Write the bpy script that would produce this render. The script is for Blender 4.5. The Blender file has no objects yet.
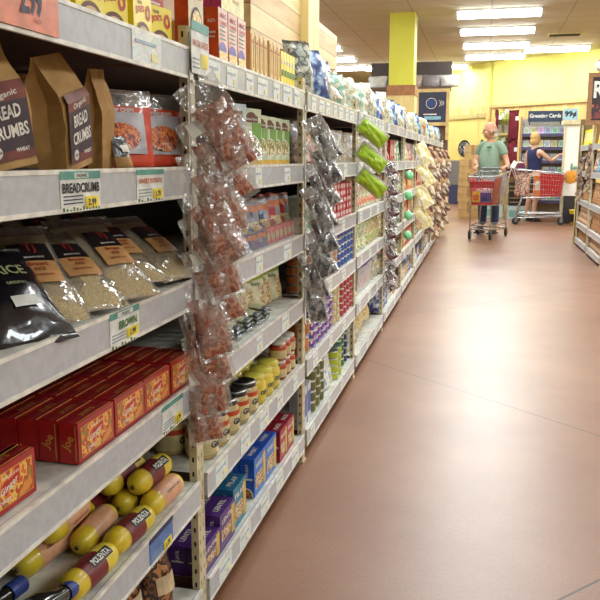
import bpy, bmesh, math, random
from mathutils import Vector, Matrix, Euler, noise
R = random.Random(7)
C = bpy.context.scene.collection
SC = bpy.context.scene
rad = math.radians

# ------------------------------------------------------------------ materials
def lin(c):
    r = []
    for v in c[:3]:
        v = v / 255.0
        r.append(v / 12.92 if v <= .04045 else ((v + .055) / 1.055) ** 2.4)
    return (r[0], r[1], r[2], 1)

_M = {}
def mat(name, c, rough=.5, metal=0., c2=None, scale=30., bump=0., spec=.5, coat=0., stretch=None):
    if name in _M: return _M[name]
    m = bpy.data.materials.new(name); m.use_nodes = True; _M[name] = m
    nt = m.node_tree; b = nt.nodes['Principled BSDF']
    if c2 is None: c2 = tuple(v * .86 for v in c)
    tc = nt.nodes.new('ShaderNodeTexCoord'); n = nt.nodes.new('ShaderNodeTexNoise')
    n.inputs['Scale'].default_value = scale; n.inputs['Detail'].default_value = 3
    if stretch:
        mp = nt.nodes.new('ShaderNodeMapping'); mp.inputs['Scale'].default_value = stretch
        nt.links.new(tc.outputs['Object'], mp.inputs[0]); nt.links.new(mp.outputs[0], n.inputs['Vector'])
    else: nt.links.new(tc.outputs['Object'], n.inputs['Vector'])
    mx = nt.nodes.new('ShaderNodeMix'); mx.data_type = 'RGBA'
    mx.inputs['A'].default_value = lin(c); mx.inputs['B'].default_value = lin(c2)
    mr = nt.nodes.new('ShaderNodeMapRange'); mr.inputs[1].default_value = .35; mr.inputs[2].default_value = .65
    nt.links.new(n.outputs['Fac'], mr.inputs[0]); nt.links.new(mr.outputs[0], mx.inputs['Factor'])
    nt.links.new(mx.outputs['Result'], b.inputs['Base Color'])
    b.inputs['Roughness'].default_value = rough; b.inputs['Metallic'].default_value = metal
    b.inputs['Specular IOR Level'].default_value = spec; b.inputs['Coat Weight'].default_value = coat
    if bump:
        bp = nt.nodes.new('ShaderNodeBump'); bp.inputs['Strength'].default_value = bump; bp.inputs['Distance'].default_value = .01
        nt.links.new(n.outputs['Fac'], bp.inputs['Height']); nt.links.new(bp.outputs[0], b.inputs['Normal'])
    return m

def art(name, cols, scale=40., rough=.45, kind='noise', coat=0., soft=False):
    """printed artwork: blotches of several inks"""
    if name in _M: return _M[name]
    m = bpy.data.materials.new(name); m.use_nodes = True; _M[name] = m
    nt = m.node_tree; b = nt.nodes['Principled BSDF']
    tc = nt.nodes.new('ShaderNodeTexCoord')
    if kind == 'noise':
        n = nt.nodes.new('ShaderNodeTexNoise'); n.inputs['Detail'].default_value = 4 if soft else 2.5; out = 'Fac'; lo, hi = .33, .67
    else:
        n = nt.nodes.new('ShaderNodeTexVoronoi'); out = 'Color'; lo, hi = 0., 1.
    n.inputs['Scale'].default_value = scale
    nt.links.new(tc.outputs['Object'], n.inputs['Vector'])
    src = n.outputs[out]
    if kind != 'noise':
        sp = nt.nodes.new('ShaderNodeSeparateColor'); nt.links.new(src, sp.inputs[0]); src = sp.outputs[0]
    cr = nt.nodes.new('ShaderNodeValToRGB'); cr.color_ramp.interpolation = 'LINEAR' if soft else 'CONSTANT'
    el = cr.color_ramp.elements
    while len(el) < len(cols): el.new(.5)
    for i, c in enumerate(cols):
        el[i].position = 0 if i == 0 else lo + (hi - lo) * i / len(cols); 
    for i, c in enumerate(cols): el[i].color = lin(c)
    nt.links.new(src, cr.inputs[0]); nt.links.new(cr.outputs[0], b.inputs['Base Color'])
    b.inputs['Roughness'].default_value = rough; b.inputs['Coat Weight'].default_value = coat
    return m

def film(name, tint=(235, 238, 240), fac=.3, rough=.12, diff=.12):
    """clear plastic film: mostly see-through, glossy, a little milky"""
    if name in _M: return _M[name]
    m = bpy.data.materials.new(name); m.use_nodes = True; _M[name] = m
    nt = m.node_tree; nt.nodes.remove(nt.nodes['Principled BSDF']); o = nt.nodes['Material Output']
    t = nt.nodes.new('ShaderNodeBsdfTransparent'); g = nt.nodes.new('ShaderNodeBsdfGlossy'); d = nt.nodes.new('ShaderNodeBsdfDiffuse')
    g.inputs['Roughness'].default_value = rough; d.inputs[0].default_value = lin(tint)
    tc = nt.nodes.new('ShaderNodeTexCoord'); n = nt.nodes.new('ShaderNodeTexNoise'); n.inputs['Scale'].default_value = 45
    bp = nt.nodes.new('ShaderNodeBump'); bp.inputs['Strength'].default_value = .6; bp.inputs['Distance'].default_value = .008
    nt.links.new(tc.outputs['Object'], n.inputs['Vector']); nt.links.new(n.outputs['Fac'], bp.inputs['Height']); nt.links.new(bp.outputs[0], g.inputs['Normal'])
    m1 = nt.nodes.new('ShaderNodeMixShader'); m2 = nt.nodes.new('ShaderNodeMixShader'); lw = nt.nodes.new('ShaderNodeLayerWeight')
    lw.inputs[0].default_value = .35
    mr = nt.nodes.new('ShaderNodeMapRange'); mr.inputs[3].default_value = fac * .5; mr.inputs[4].default_value = min(1, fac * 2.2)
    nt.links.new(lw.outputs['Facing'], mr.inputs[0])
    m1.inputs[0].default_value = diff; nt.links.new(t.outputs[0], m1.inputs[1]); nt.links.new(d.outputs[0], m1.inputs[2])
    nt.links.new(mr.outputs[0], m2.inputs[0]); nt.links.new(m1.outputs[0], m2.inputs[1]); nt.links.new(g.outputs[0], m2.inputs[2])
    nt.links.new(m2.outputs[0], o.inputs[0])
    return m

def emis(name, c, s):
    m = bpy.data.materials.new(name); m.use_nodes = True; nt = m.node_tree; b = nt.nodes['Principled BSDF']
    b.inputs['Base Color'].default_value = lin(c); b.inputs['Emission Color'].default_value = lin(c); b.inputs['Emission Strength'].default_value = s
    _M[name] = m; return m

def wood(name, c, c2, axis=2, plank=.14, grain=12., rough=.55, pax=1):
    """planks: plank width along axis `pax`, grain along `axis`"""
    if name in _M: return _M[name]
    m = bpy.data.materials.new(name); m.use_nodes = True; _M[name] = m
    nt = m.node_tree; b = nt.nodes['Principled BSDF']; N = nt.nodes.new; L = nt.links.new
    tc = N('ShaderNodeTexCoord'); sep = N('ShaderNodeSeparateXYZ'); L(tc.outputs['Object'], sep.inputs[0])
    dv = N('ShaderNodeMath'); dv.operation = 'DIVIDE'; L(sep.outputs[pax], dv.inputs[0]); dv.inputs[1].default_value = plank
    fl = N('ShaderNodeMath'); fl.operation = 'FLOOR'; L(dv.outputs[0], fl.inputs[0])
    wn = N('ShaderNodeTexWhiteNoise'); wn.noise_dimensions = '1D'; L(fl.outputs[0], wn.inputs['W'])
    mp = N('ShaderNodeMapping'); s = [grain] * 3; s[axis] = grain * .12; mp.inputs['Scale'].default_value = s; L(tc.outputs['Object'], mp.inputs[0])
    ad = N('ShaderNodeVectorMath'); ad.operation = 'ADD'; L(mp.outputs[0], ad.inputs[0])
    sc = N('ShaderNodeVectorMath'); sc.operation = 'SCALE'; L(wn.outputs['Color'], sc.inputs[0]); sc.inputs[3].default_value = 30; L(sc.outputs[0], ad.inputs[1])
    n = N('ShaderNodeTexNoise'); n.inputs['Scale'].default_value = 1; n.inputs['Detail'].default_value = 4; L(ad.outputs[0], n.inputs['Vector'])
    av = N('ShaderNodeMath'); av.operation = 'MULTIPLY_ADD'; L(wn.outputs['Value'], av.inputs[0]); av.inputs[1].default_value = .5; L(n.outputs['Fac'], av.inputs[2])
    mr = N('ShaderNodeMapRange'); mr.inputs[1].default_value = .35; mr.inputs[2].default_value = 1.1; L(av.outputs[0], mr.inputs[0])
    mx = N('ShaderNodeMix'); mx.data_type = 'RGBA'; mx.inputs['A'].default_value = lin(c); mx.inputs['B'].default_value = lin(c2); L(mr.outputs[0], mx.inputs['Factor'])
    fr = N('ShaderNodeMath'); fr.operation = 'FRACT'; L(dv.outputs[0], fr.inputs[0])
    lt = N('ShaderNodeMath'); lt.operation = 'LESS_THAN'; L(fr.outputs[0], lt.inputs[0]); lt.inputs[1].default_value = .035
    m2 = N('ShaderNodeMix'); m2.data_type = 'RGBA'; L(lt.outputs[0], m2.inputs['Factor']); L(mx.outputs['Result'], m2.inputs['A']); m2.inputs['B'].default_value = lin(tuple(v * .55 for v in c2))
    L(m2.outputs['Result'], b.inputs['Base Color']); b.inputs['Roughness'].default_value = rough
    return m

# ------------------------------------------------------------------ mesh builder
_T = {}
def text_geo(s, bold=.02):
    k = (s, bold)
    if k in _T: return _T[k]
    cu = bpy.data.curves.new('txt', 'FONT'); cu.body = s; cu.size = 1; cu.offset = bold; cu.resolution_u = 2
    cu.align_x = 'CENTER'; cu.align_y = 'CENTER'
    o = bpy.data.objects.new('txt', cu); C.objects.link(o)
    dg = bpy.context.evaluated_depsgraph_get(); me = bpy.data.meshes.new_from_object(o.evaluated_get(dg))
    vs = [v.co.copy() for v in me.vertices]; fs = [list(p.vertices) for p in me.polygons]
    bpy.data.objects.remove(o); bpy.data.curves.remove(cu); bpy.data.meshes.remove(me)
    if vs:
        x0 = min(v.x for v in vs); x1 = max(v.x for v in vs); y0 = min(v.y for v in vs); y1 = max(v.y for v in vs)
        for v in vs: v.x -= (x0 + x1) / 2; v.y -= (y0 + y1) / 2
        _T[k] = (vs, fs, x1 - x0, y1 - y0)
    else: _T[k] = ([], [], 1, 1)
    return _T[k]

class MB:
    def __init__(s): s.v = []; s.f = []; s.m = []; s.sm = []
    def add(s, vs, fs, mi=0, smooth=False):
        b = len(s.v); s.v += [Vector(v) for v in vs]
        for i, f in enumerate(fs):
            s.f.append([b + k for k in f]); s.m.append(mi if isinstance(mi, int) else mi[i]); s.sm.append(smooth)
        return s
    def box(s, x0, x1, y0, y1, z0, z1, mi=0, faces=None):
        v = [(x0, y0, z0), (x1, y0, z0), (x1, y1, z0), (x0, y1, z0), (x0, y0, z1), (x1, y0, z1), (x1, y1, z1), (x0, y1, z1)]
        f = [(0, 3, 2, 1), (4, 5, 6, 7), (0, 1, 5, 4), (1, 2, 6, 5), (2, 3, 7, 6), (3, 0, 4, 7)]  # bottom top -Y +X +Y -X
        return s.add(v, f, mi if faces is None else list(faces))
    def obox(s, M4, sx, sy, sz, mi=0):
        t = MB(); t.box(-sx / 2, sx / 2, -sy / 2, sy / 2, -sz / 2, sz / 2)
        return s.add([M4 @ v for v in t.v], t.f, mi)
    def cyl(s, p0, p1, r0, r1=None, n=12, mi=0, smooth=True, cap=True):
        if r1 is None: r1 = r0
        p0 = Vector(p0); p1 = Vector(p1); d = (p1 - p0).normalized()
        a = d.orthogonal().normalized(); b = d.cross(a)
        ring = lambda p, r: [p + (a * math.cos(2 * math.pi * i / n) + b * math.sin(2 * math.pi * i / n)) * r for i in range(n)]
        s.add(ring(p0, r0) + ring(p1, r1), [(i, (i + 1) % n, n + (i + 1) % n, n + i) for i in range(n)], mi, smooth)
        if cap:
            s.add(ring(p0, r0), [list(range(n))[::-1]], mi); s.add(ring(p1, r1), [list(range(n))], mi)
        return s
    def path(s, pts, r, n=5, mi=0):
        for a, b in zip(pts, pts[1:]): s.cyl(a, b, r, n=n, mi=mi)
        return s
    def lathe(s, prof, n=16, mi=0, o=(0, 0, 0), ax='z', mf=None):
        vs = []; fs = []; ms = []
        for r, z in prof:
            for i in range(n):
                a = 2 * math.pi * i / n; c, q = math.cos(a) * r, math.sin(a) * r
                p = (c, q, z) if ax == 'z' else ((q, z, c) if ax == 'y' else (z, c, q))
                vs.append(Vector(p) + Vector(o))
        for j in range(len(prof) - 1):
            for i in range(n):
                fs.append((j * n + i, j * n + (i + 1) % n, (j + 1) * n + (i + 1) % n, (j + 1) * n + i)); ms.append(mf[j] if mf else mi)
        s.add(vs, fs, ms, True)
        return s
    def text(s, t, size, fn, mi=0, bold=.02, width=None, angle=0):
        """letters laid through fn(u,w)->point, u to the reader's right, w up; size = cap height"""
        vs, fs, w, h = text_geo(t, bold)
        k = size / max(h, .01); kx = k if width is None else width / w
        ca, sa = math.cos(angle), math.sin(angle)
        s.add([fn(v.x * kx * ca - v.y * k * sa, v.x * kx * sa + v.y * k * ca) for v in vs], fs, mi)
        return s
    def ball(s, c, rx, ry=None, rz=None, n=12, mi=0):
        ry = ry or rx; rz = rz or rx; m = max(5, n * 2 // 3)
        vs = []; fs = []
        for j in range(m + 1):
            t = math.pi * j / m
            for i in range(n):
                a = 2 * math.pi * i / n
                vs.append((c[0] + rx * math.sin(t) * math.cos(a), c[1] + ry * math.sin(t) * math.sin(a), c[2] - rz * math.cos(t)))
        for j in range(m):
            for i in range(n): fs.append((j * n + i, j * n + (i + 1) % n, (j + 1) * n + (i + 1) % n, (j + 1) * n + i))
        return s.add(vs, fs, mi, True)
    def mesh(s, name, mats):
        me = bpy.data.meshes.new(name); me.from_pydata([tuple(v) for v in s.v], [], s.f)
        for m in mats: me.materials.append(m)
        me.polygons.foreach_set('material_index', s.m); me.polygons.foreach_set('use_smooth', s.sm)
        me.validate(); me.update(); return me
    def build(s, name, mats, parent=None, loc=(0, 0, 0), rot=(0, 0, 0)):
        if not isinstance(mats, (list, tuple)): mats = [mats]
        o = bpy.data.objects.new(name, s.mesh(name, mats)); C.objects.link(o)
        o.location = loc; o.rotation_euler = rot; o.parent = parent; return o

def tag(o, label=None, cat=None, group=None, kind=None):
    if label: o['label'] = label
    if cat: o['category'] = cat
    if group: o['group'] = group
    if kind: o['kind'] = kind
    return o
def empty(name, loc=(0, 0, 0), rz=0):
    o = bpy.data.objects.new(name, None); C.objects.link(o); o.location = loc; o.rotation_euler = (0, 0, rz); o.empty_display_size = .1; return o

# face mappers for text on flat faces
def F(x, y, z): return lambda u, w: Vector((x, y + u, z + w))        # face looking +X
def S(x, y, z): return lambda u, w: Vector((x + u, y, z + w))        # face looking -Y
def W(x, y, z): return lambda u, w: Vector((x, y - u, z + w))        # face looking -X

# a template: mesh tree that can be copied
class T:
    def __init__(s, name, mb, mats, kids=(), loc=(0, 0, 0)):
        s.name = name; s.mats = mats if isinstance(mats, (list, tuple)) else [mats]
        s.me = mb.mesh(name, s.mats) if mb is not None else None; s.kids = list(kids); s.loc = loc
        s.src = None
def inst(t, loc=(0, 0, 0), rot=(0, 0, 0), parent=None, sc=1):
    if t.src is None:
        o = bpy.data.objects.new(t.name, t.me); t.src = o
    else:
        o = t.src.copy()
        for k in list(o.keys()): del o[k]
        o.name = t.name
    C.objects.link(o); o.parent = parent
    if parent is None: o.location = loc; o.rotation_euler = rot; o.scale = (sc, sc, sc) if not isinstance(sc, tuple) else sc
    else: o.location = t.loc; o.rotation_euler = (0, 0, 0); o.scale = (1, 1, 1)
    for k in t.kids: inst(k, parent=o)
    return o

# ------------------------------------------------------------------ colours
WHITE = mat('white_print', (240, 240, 235)); BLACK = mat('black_print', (28, 24, 28)); CREAM = mat('cream_paint', (226, 217, 180), .5, c2=(205, 195, 155))
RAIL = mat('rail_steel', (188, 192, 196), .38, .0, (176, 180, 184), 60, coat=.3)
EDGE = mat('rail_edge', (240, 238, 228), .35)
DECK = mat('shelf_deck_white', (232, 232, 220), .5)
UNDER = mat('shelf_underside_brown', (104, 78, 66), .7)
SLOT = mat('slot_dark', (35, 30, 26), .8)
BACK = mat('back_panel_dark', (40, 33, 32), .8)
POSTM = mat('upright_cream', (214, 203, 170), .5, c2=(190, 178, 142))
TEAL = mat('tag_teal', (95, 165, 150)); TAGW = mat('tag_white', (235, 238, 232)); YEL = mat('tag_yellow', (246, 226, 60)); DKB = mat('ink_navy', (38, 44, 84))
GRN = mat('ink_green', (70, 130, 60)); ORG = mat('ink_orange', (222, 120, 80)); TAGB = mat('tag_blue', (96, 132, 196)); INKG = mat('ink_grey', (150, 165, 170))
FILM = film('clear_film'); FILMJ = film('bag_film', fac=.28, rough=.15, diff=.08)
TAGP = art('tag_pastel', [(224, 236, 236), (206, 226, 228), (238, 240, 214), (226, 214, 232), (204, 226, 208)], 38)

POSTS = [.52, 1.68, 2.80, 4.0, 5.2, 6.4, 7.6, 8.8, 10.0, 11.2, 12.4]
XF = -.637
TOPS = [1.393, 1.139, .887, .651, .399, .118]
ORD = ['first', 'second', 'third', 'fourth', 'fifth', 'sixth', 'seventh', 'eighth', 'ninth', 'tenth', 'eleventh', 'twelfth', 'thirteenth', 'fourteenth', 'fifteenth', 'sixteenth', 'seventeenth', 'eighteenth', 'nineteenth', 'twentieth'] + ['number %d' % i for i in range(21, 60)]
SHN = ['top', 'second', 'third', 'fourth', 'fifth', 'bottom']

# ------------------------------------------------------------------ room
H = 3.45
def struct(o): o['kind'] = 'structure'; return o
def floor_mat():
    m = bpy.data.materials.new('stained_concrete'); m.use_nodes = True; nt = m.node_tree; b = nt.nodes['Principled BSDF']; N = nt.nodes.new; L = nt.links.new
    tc = N('ShaderNodeTexCoord'); n = N('ShaderNodeTexNoise'); n.inputs['Scale'].default_value = 1.3; n.inputs['Detail'].default_value = 8; n.inputs['Roughness'].default_value = .62
    L(tc.outputs['Object'], n.inputs['Vector'])
    cr = N('ShaderNodeValToRGB'); e = cr.color_ramp.elements; e[0].position = .3; e[0].color = lin((128, 84, 60)); e[1].position = .72; e[1].color = lin((153, 110, 82)); L(n.outputs['Fac'], cr.inputs[0])
    n2 = N('ShaderNodeTexNoise'); n2.inputs['Scale'].default_value = 90; n2.inputs['Detail'].default_value = 3; L(tc.outputs['Object'], n2.inputs['Vector'])
    mx = N('ShaderNodeMix'); mx.data_type = 'RGBA'; mx.blend_type = 'OVERLAY'; mx.inputs['Factor'].default_value = .25; L(cr.outputs[0], mx.inputs['A']); L(n2.outputs['Fac'], mx.inputs['B'])
    sep = N('ShaderNodeSeparateXYZ'); L(tc.outputs['Object'], sep.inputs[0])
    col = mx.outputs['Result']
    # sawn control joints, diagonal to the aisle: |a*x+b*y-c| < half width
    for a, bb, c0 in ((.6727, .7399, 2.836), (-.7399, .6727, .995 + .18), (.6727, .7399, 2.836 + 3.1), (-.7399, .6727, 4.3)):
        q1 = N('ShaderNodeMath'); q1.operation = 'MULTIPLY'; L(sep.outputs[0], q1.inputs[0]); q1.inputs[1].default_value = a
        q2 = N('ShaderNodeMath'); q2.operation = 'MULTIPLY_ADD'; L(sep.outputs[1], q2.inputs[0]); q2.inputs[1].default_value = bb; L(q1.outputs[0], q2.inputs[2])
        q3 = N('ShaderNodeMath'); q3.operation = 'SUBTRACT'; L(q2.outputs[0], q3.inputs[0]); q3.inputs[1].default_value = c0
        q4 = N('ShaderNodeMath'); q4.operation = 'ABSOLUTE'; L(q3.outputs[0], q4.inputs[0])
        q5 = N('ShaderNodeMath'); q5.operation = 'LESS_THAN'; L(q4.outputs[0], q5.inputs[0]); q5.inputs[1].default_value = .004
        q6 = N('ShaderNodeMath'); q6.operation = 'MULTIPLY'; L(q5.outputs[0], q6.inputs[0]); q6.inputs[1].default_value = .9
        mm = N('ShaderNodeMix'); mm.data_type = 'RGBA'; L(q6.outputs[0], mm.inputs['Factor']); L(col, mm.inputs['A']); mm.inputs['B'].default_value = lin((58, 42, 38)); col = mm.outputs['Result']
    L(col, b.inputs['Base Color'])
    rr = N('ShaderNodeMapRange'); rr.inputs[3].default_value = .36; rr.inputs[4].default_value = .43; L(n2.outputs['Fac'], rr.inputs[0]); L(rr.outputs[0], b.inputs['Roughness'])
    b.inputs['Specular IOR Level'].default_value = .7; b.inputs['Coat Weight'].default_value = .18; b.inputs['Coat Roughness'].default_value = .3
    bp = N('ShaderNodeBump'); bp.inputs['Strength'].default_value = .05; bp.inputs['Distance'].default_value = .01; L(n2.outputs['Fac'], bp.inputs['Height']); L(bp.outputs[0], b.inputs['Normal'])
    return m
def ceil_mat():
    m = bpy.data.materials.new('ceiling_tiles'); m.use_nodes = True; nt = m.node_tree; b = nt.nodes['Principled BSDF']; N = nt.nodes.new; L = nt.links.new
    tc = N('ShaderNodeTexCoord'); sep = N('ShaderNodeSeparateXYZ'); L(tc.outputs['Object'], sep.inputs[0])
    fac = None
    for ax, w in ((0, 1.22), (1, .61)):
        d = N('ShaderNodeMath'); d.operation = 'DIVIDE'; L(sep.outputs[ax], d.inputs[0]); d.inputs[1].default_value = w
        f = N('ShaderNodeMath'); f.operation = 'FRACT'; L(d.outputs[0], f.inputs[0])
        l = N('ShaderNodeMath'); l.operation = 'LESS_THAN'; L(f.outputs[0], l.inputs[0]); l.inputs[1].default_value = .024 / w
        if fac is None: fac = l.outputs[0]
        else:
            x = N('ShaderNodeMath'); x.operation = 'MAXIMUM'; L(fac, x.inputs[0]); L(l.outputs[0], x.inputs[1]); fac = x.outputs[0]
    mx = N('ShaderNodeMix'); mx.data_type = 'RGBA'; L(fac, mx.inputs['Factor']); mx.inputs['A'].default_value = lin((205, 200, 178)); mx.inputs['B'].default_value = lin((178, 172, 152))
    L(mx.outputs['Result'], b.inputs['Base Color']); b.inputs['Roughness'].default_value = .9
    return m
struct(MB().box(-8, 6, -3, 31, -.1, 0).build('floor', floor_mat()))
struct(MB().box(-8, 6, -3, 31, H, H + .1).build('ceiling', ceil_mat()))
YW = mat('yellow_wall_paint', (240, 236, 128), .6, c2=(236, 232, 118), scale=2)
WP = wood('wall_planks', (226, 196, 128), (196, 158, 92), axis=2, plank=.16, grain=9, pax=0)
WPH = wood('header_planks', (232, 210, 158), (176, 142, 92), axis=1, plank=.11, grain=16, pax=2)
WPL = wood('light_pine', (238, 220, 158), (214, 188, 118), axis=2, plank=.3, grain=14, pax=1)
WPD = wood('brown_pine', (186, 148, 92), (150, 112, 66), axis=2, plank=.12, grain=14, pax=0)
def wall_seg(name, a, b, z0, z1, th, m):
    a = Vector(a); b = Vector(b); d = b - a; L = d.length; ang = math.atan2(d.y, d.x)
    o = MB().box(0, L, 0, th, z0, z1).build(name, m, loc=(a.x, a.y, 0), rot=(0, 0, ang)); return struct(o)
A0, A1, A2, A3 = (-6.95, 28.7), (.05, 20.0), (.11, 19.93), (6, 15.18)
wall_seg('wall_back', A0, A1, 2.42, H, .2, YW)
wall_seg('wall_far', A2, A3, 2.42, H, .2, YW)
wall_seg('wall_back_wainscot', A0, A1, 0, 2.42, .2, WP)
wall_seg('wall_far_wainscot', A2, A3, 0, 2.42, .22, WP)
wall_seg('trim_1', A2, A3, 2.37, 2.44, .25, mat('trim_tan', (200, 176, 116)))
bpy.data.objects['trim_1'].location = (A2[0] - .03, A2[1] - .04, 0)
struct(MB().box(-8.1, -8, -3, 31, 0, H).build('wall_left', mat('wall_offwhite', (226, 222, 206), .8))); struct(MB().box(6, 6.1, -3, 31, 0, H).build('wall_right', _M['wall_offwhite']))
struct(MB().box(-8, 6, -3.1, -3, 0, H).build('wall_front', _M['wall_offwhite'])); struct(MB().box(-8, 6, 31, 31.1, 0, H).build('wall_end', _M['wall_offwhite']))

# swing doors in the back wall
ang = math.atan2(A1[1] - A0[1], A1[0] - A0[0]); dv = Vector((math.cos(ang), math.sin(ang)))
DY = mat('door_yellow_laminate', (224, 204, 122), .5, c2=(216, 194, 110), scale=3); KICK = mat('kick_plate', (168, 166, 162), .35, .6); DKK = mat('door_navy_base', (62, 68, 98), .5)
def door(k, s0, w, win, rx):
    P = Vector(A1) + dv * s0 + Vector((dv.y, -dv.x)) * .06
    o = struct(MB().box(0, w, -.02, .03, .55, 2.15).build('door_%d' % k, DY, loc=(P.x, P.y, 0), rot=(0, 0, ang)))
    MB().box(0, w, -.03, .03, .4, 1.12).build('kick_plate', KICK, o); MB().box(0, w, -.045, .035, .01, .5).build('bumper_panel', DKK, o)
    g = MB(); n = 24
    ring = [(win + rx * math.cos(2 * math.pi * i / n), -.035, 1.42 + .21 * math.sin(2 * math.pi * i / n)) for i in range(n)]
    ring2 = [(win + (rx - .04) * math.cos(2 * math.pi * i / n), -.036, 1.42 + .17 * math.sin(2 * math.pi * i / n)) for i in range(n)]
    g.add(ring + ring2, [(i, (i + 1) % n, n + (i + 1) % n, n + i) for i in range(n)], 0); g.build('window_gasket', BLACK, o)
    MB().add([(p[0], -.033, p[2]) for p in ring], [list(range(n))], 0).build('window_glass', art('door_glass', [(60, 60, 62), (120, 118, 112), (40, 38, 44), (190, 190, 186)], 9, .1), o)
    MB().box(0, w, -.06, -.03, 2.15, 2.25).build('top_rail', mat('rail_tan', (196, 178, 112)), o)
    return o
door(1, -1.7, 1.41, .9, .25); door(2, -.27, .27, .17, .09)

# column behind the end of the shelves
col = struct(MB().box(-1.57, -1.17, 13.05, 13.5, 2.33, H).build('pillar_1', mat('column_yellow', (214, 212, 72), .55, c2=(208, 204, 66), scale=3)))
MB().box(-1.6, -1.14, 13.02, 13.53, 2.17, 2.33).build('pillar_band', mat('band_brown', (168, 112, 62), .5), col)
MB().box(-1.59, -1.15, 13.03, 13.52, 0, 2.17).build('pillar_cladding', WPL, col)

# ------------------------------------------------------------------ ceiling lights
LIT = emis('tube_glow', (246, 253, 255), 11.5)
def fixture_t():
    h = MB().box(-.64, .64, -.19, .19, -.03, 0).box(-.65, -.63, -.19, .19, -.10, 0).box(.63, .65, -.19, .19, -.10, 0)
    n = 8; vs = []
    for x in (-.63, .63):
        for i in range(n + 1):
            a = math.pi * i / n; vs.append((x, -.19 * math.cos(a), -.03 - .075 * math.sin(a)))
    d = MB().add(vs, [(i, i + 1, n + 2 + i, n + 1 + i)[::-1] for i in range(n)], 0, True)
    return T('ceiling_light', h, mat('fixture_white', (235, 235, 230)), [T('diffuser', d, LIT)])
FT = fixture_t()
for cx, rows in ((.12, (3.75, 5.6, 7.5, 9.4, 11.3, 13.2, 14.95, 16.8, 18.6)), (-3.6, (1.85, 3.75, 5.6, 7.5, 9.4, 11.3, 13.0, 14.65, 16.5, 18.3, 20.1)), (-1.15, (20.35,)), (1.35, (17.6,)), (-2.38, (20.3,)), (3.6, (-1.9, 0, 1.85, 3.75, 5.6, 7.5, 9.4, 11.3, 13.0, 14.65))):
    for i, y in enumerate(rows):
        o = inst(FT, (cx, y, H - .001)); 
        where = {.12: 'over the aisle', -3.6: 'over the next aisle', -1.15: 'ahead of the pillar', 1.35: 'close to the far wall', -2.38: 'behind the pillar', 3.6: 'over the opposite shelves'}[cx]
        tag(o, 'white tube ceiling light %s%s' % (where, (', %s from the camera' % ORD[i]) if len(rows) > 1 else ''), 'ceiling light', 'ceiling tube lights')
v = MB().box(-.3, .3, -.12, .12, -.02, 0)
for i in range(6): v.box(-.27, .27, -.105 + i * .036, -.09 + i * .036, -.03, -.02, 1)
tag(v.build('ceiling_vent', [mat('vent_cream', (222, 208, 130)), SLOT], loc=(1.35, 15.9, H - .001)), 'small cream ceiling vent with dark slats near the far wall', 'vent')

# ------------------------------------------------------------------ shelving
def price_tag(kind, w=.115, h=.06):
    """card facing +X at x=0, centre at y=0,z=0"""
    b = MB(); e = .0012
    if kind == 'bread':
        b.box(-.001, 0, -w / 2, w / 2, -h / 2, h / 2, 0); b.box(0, e, -w / 2, w / 2, h * .3, h / 2, 1); b.box(0, e * 1.3, -.02, .02, h * .33, h * .46, 0)
        b.text('ORGANIC', h * .09, F(e * 2, 0, h * .395), 3); b.text('BREADCRUMB', h * .26, F(e, 0, h * .08), 3, .03, w * .93)
        b.box(0, e, w * .08, w * .42, -h * .46, -h * .16, 2); b.text('2.99', h * .18, F(e * 1.6, w * .25, -h * .31), 4, .03)
        for k in range(3): b.box(0, e, -w * .44, w * .02, -h * (.14 + k * .09), -h * (.11 + k * .09), 4)
        for k in range(12): b.box(0, e, -w * .46 + k * w * .08, -w * .43 + k * w * .08, -h * .5, -h * (.40 + .03 * (k % 3)), 5)
    elif kind == 'brown':
        b.box(-.001, 0, -w / 2, w / 2, -h / 2, h / 2, 0); b.box(0, e, -w / 2, w / 2, h * .32, h / 2, 1); b.box(0, e * 1.3, -.03, .03, h * .34, h * .47, 0)
        b.text('ORGANIC', h * .09, F(e * 2, 0, h * .405), 3); b.text('BROWN', h * .24, F(e, .01, h * .1), 5, .03, w * .6)
        b.box(0, e, w * .04, w * .44, -h * .36, -h * .08, 2); b.text('1.99', h * .18, F(e * 1.6, w * .24, -h * .22), 4, .03)
        for k in range(3): b.box(0, e, -w * .44, -w * .02, -h * (.14 + k * .09), -h * (.11 + k * .09), 6)
        for k in range(9): b.box(0, e, -w * .46 + k * w * .105, -w * .42 + k * w * .105, -h * .5, -h * (.40 + .04 * (k % 3)), 5)
    elif kind in ('teal', 'orange', 'blue'):
        base = 7 if kind == 'blue' else 0
        b.box(-.001, 0, -w / 2, w / 2, -h / 2, h / 2, base); b.box(0, e, -w / 2, w / 2, h * .34, h / 2, 1 if kind != 'blue' else 4)
        if kind == 'orange': b.text('SWEET POTATO', h * .16, F(e, 0, h * .15), 8, .03, w * .85)
        b.box(0, e, w * .08, w * .42, -h * .44, -h * .12, 2); b.text('1.79', h * .18, F(e * 1.6, w * .25, -h * .28), 4, .03)
        for k in range(3): b.box(0, e, -w * .44, w * .02, -h * (.14 + k * .1), -h * (.11 + k * .1), 6)
        for k in range(9): b.box(0, e, -w * .46 + k * w * .105, -w * .42 + k * w * .105, -h * .5, -h * (.40 + .04 * (k % 3)), 5 if kind != 'blue' else 0)
    else:
        b.box(-.001, 0, -w / 2, w / 2, -h / 2, h / 2, 9); b.box(0, e, -w * .4, w * .3, h * .12, h * .22, 10); b.box(0, e, w * .12, w * .36, -h * .35, -h * .1, 11)
    return b.mesh('price_tag', [TAGW, TEAL, YEL, BLACK, DKB, GRN, INKG, TAGB, ORG, TAGP, mat('ink_pale', (176, 200, 214)), mat('tag_pale_yellow', (238, 236, 176))])
TAGM = {k: price_tag(k) for k in ('bread', 'brown', 'teal', 'orange', 'blue', 'plain')}
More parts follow.
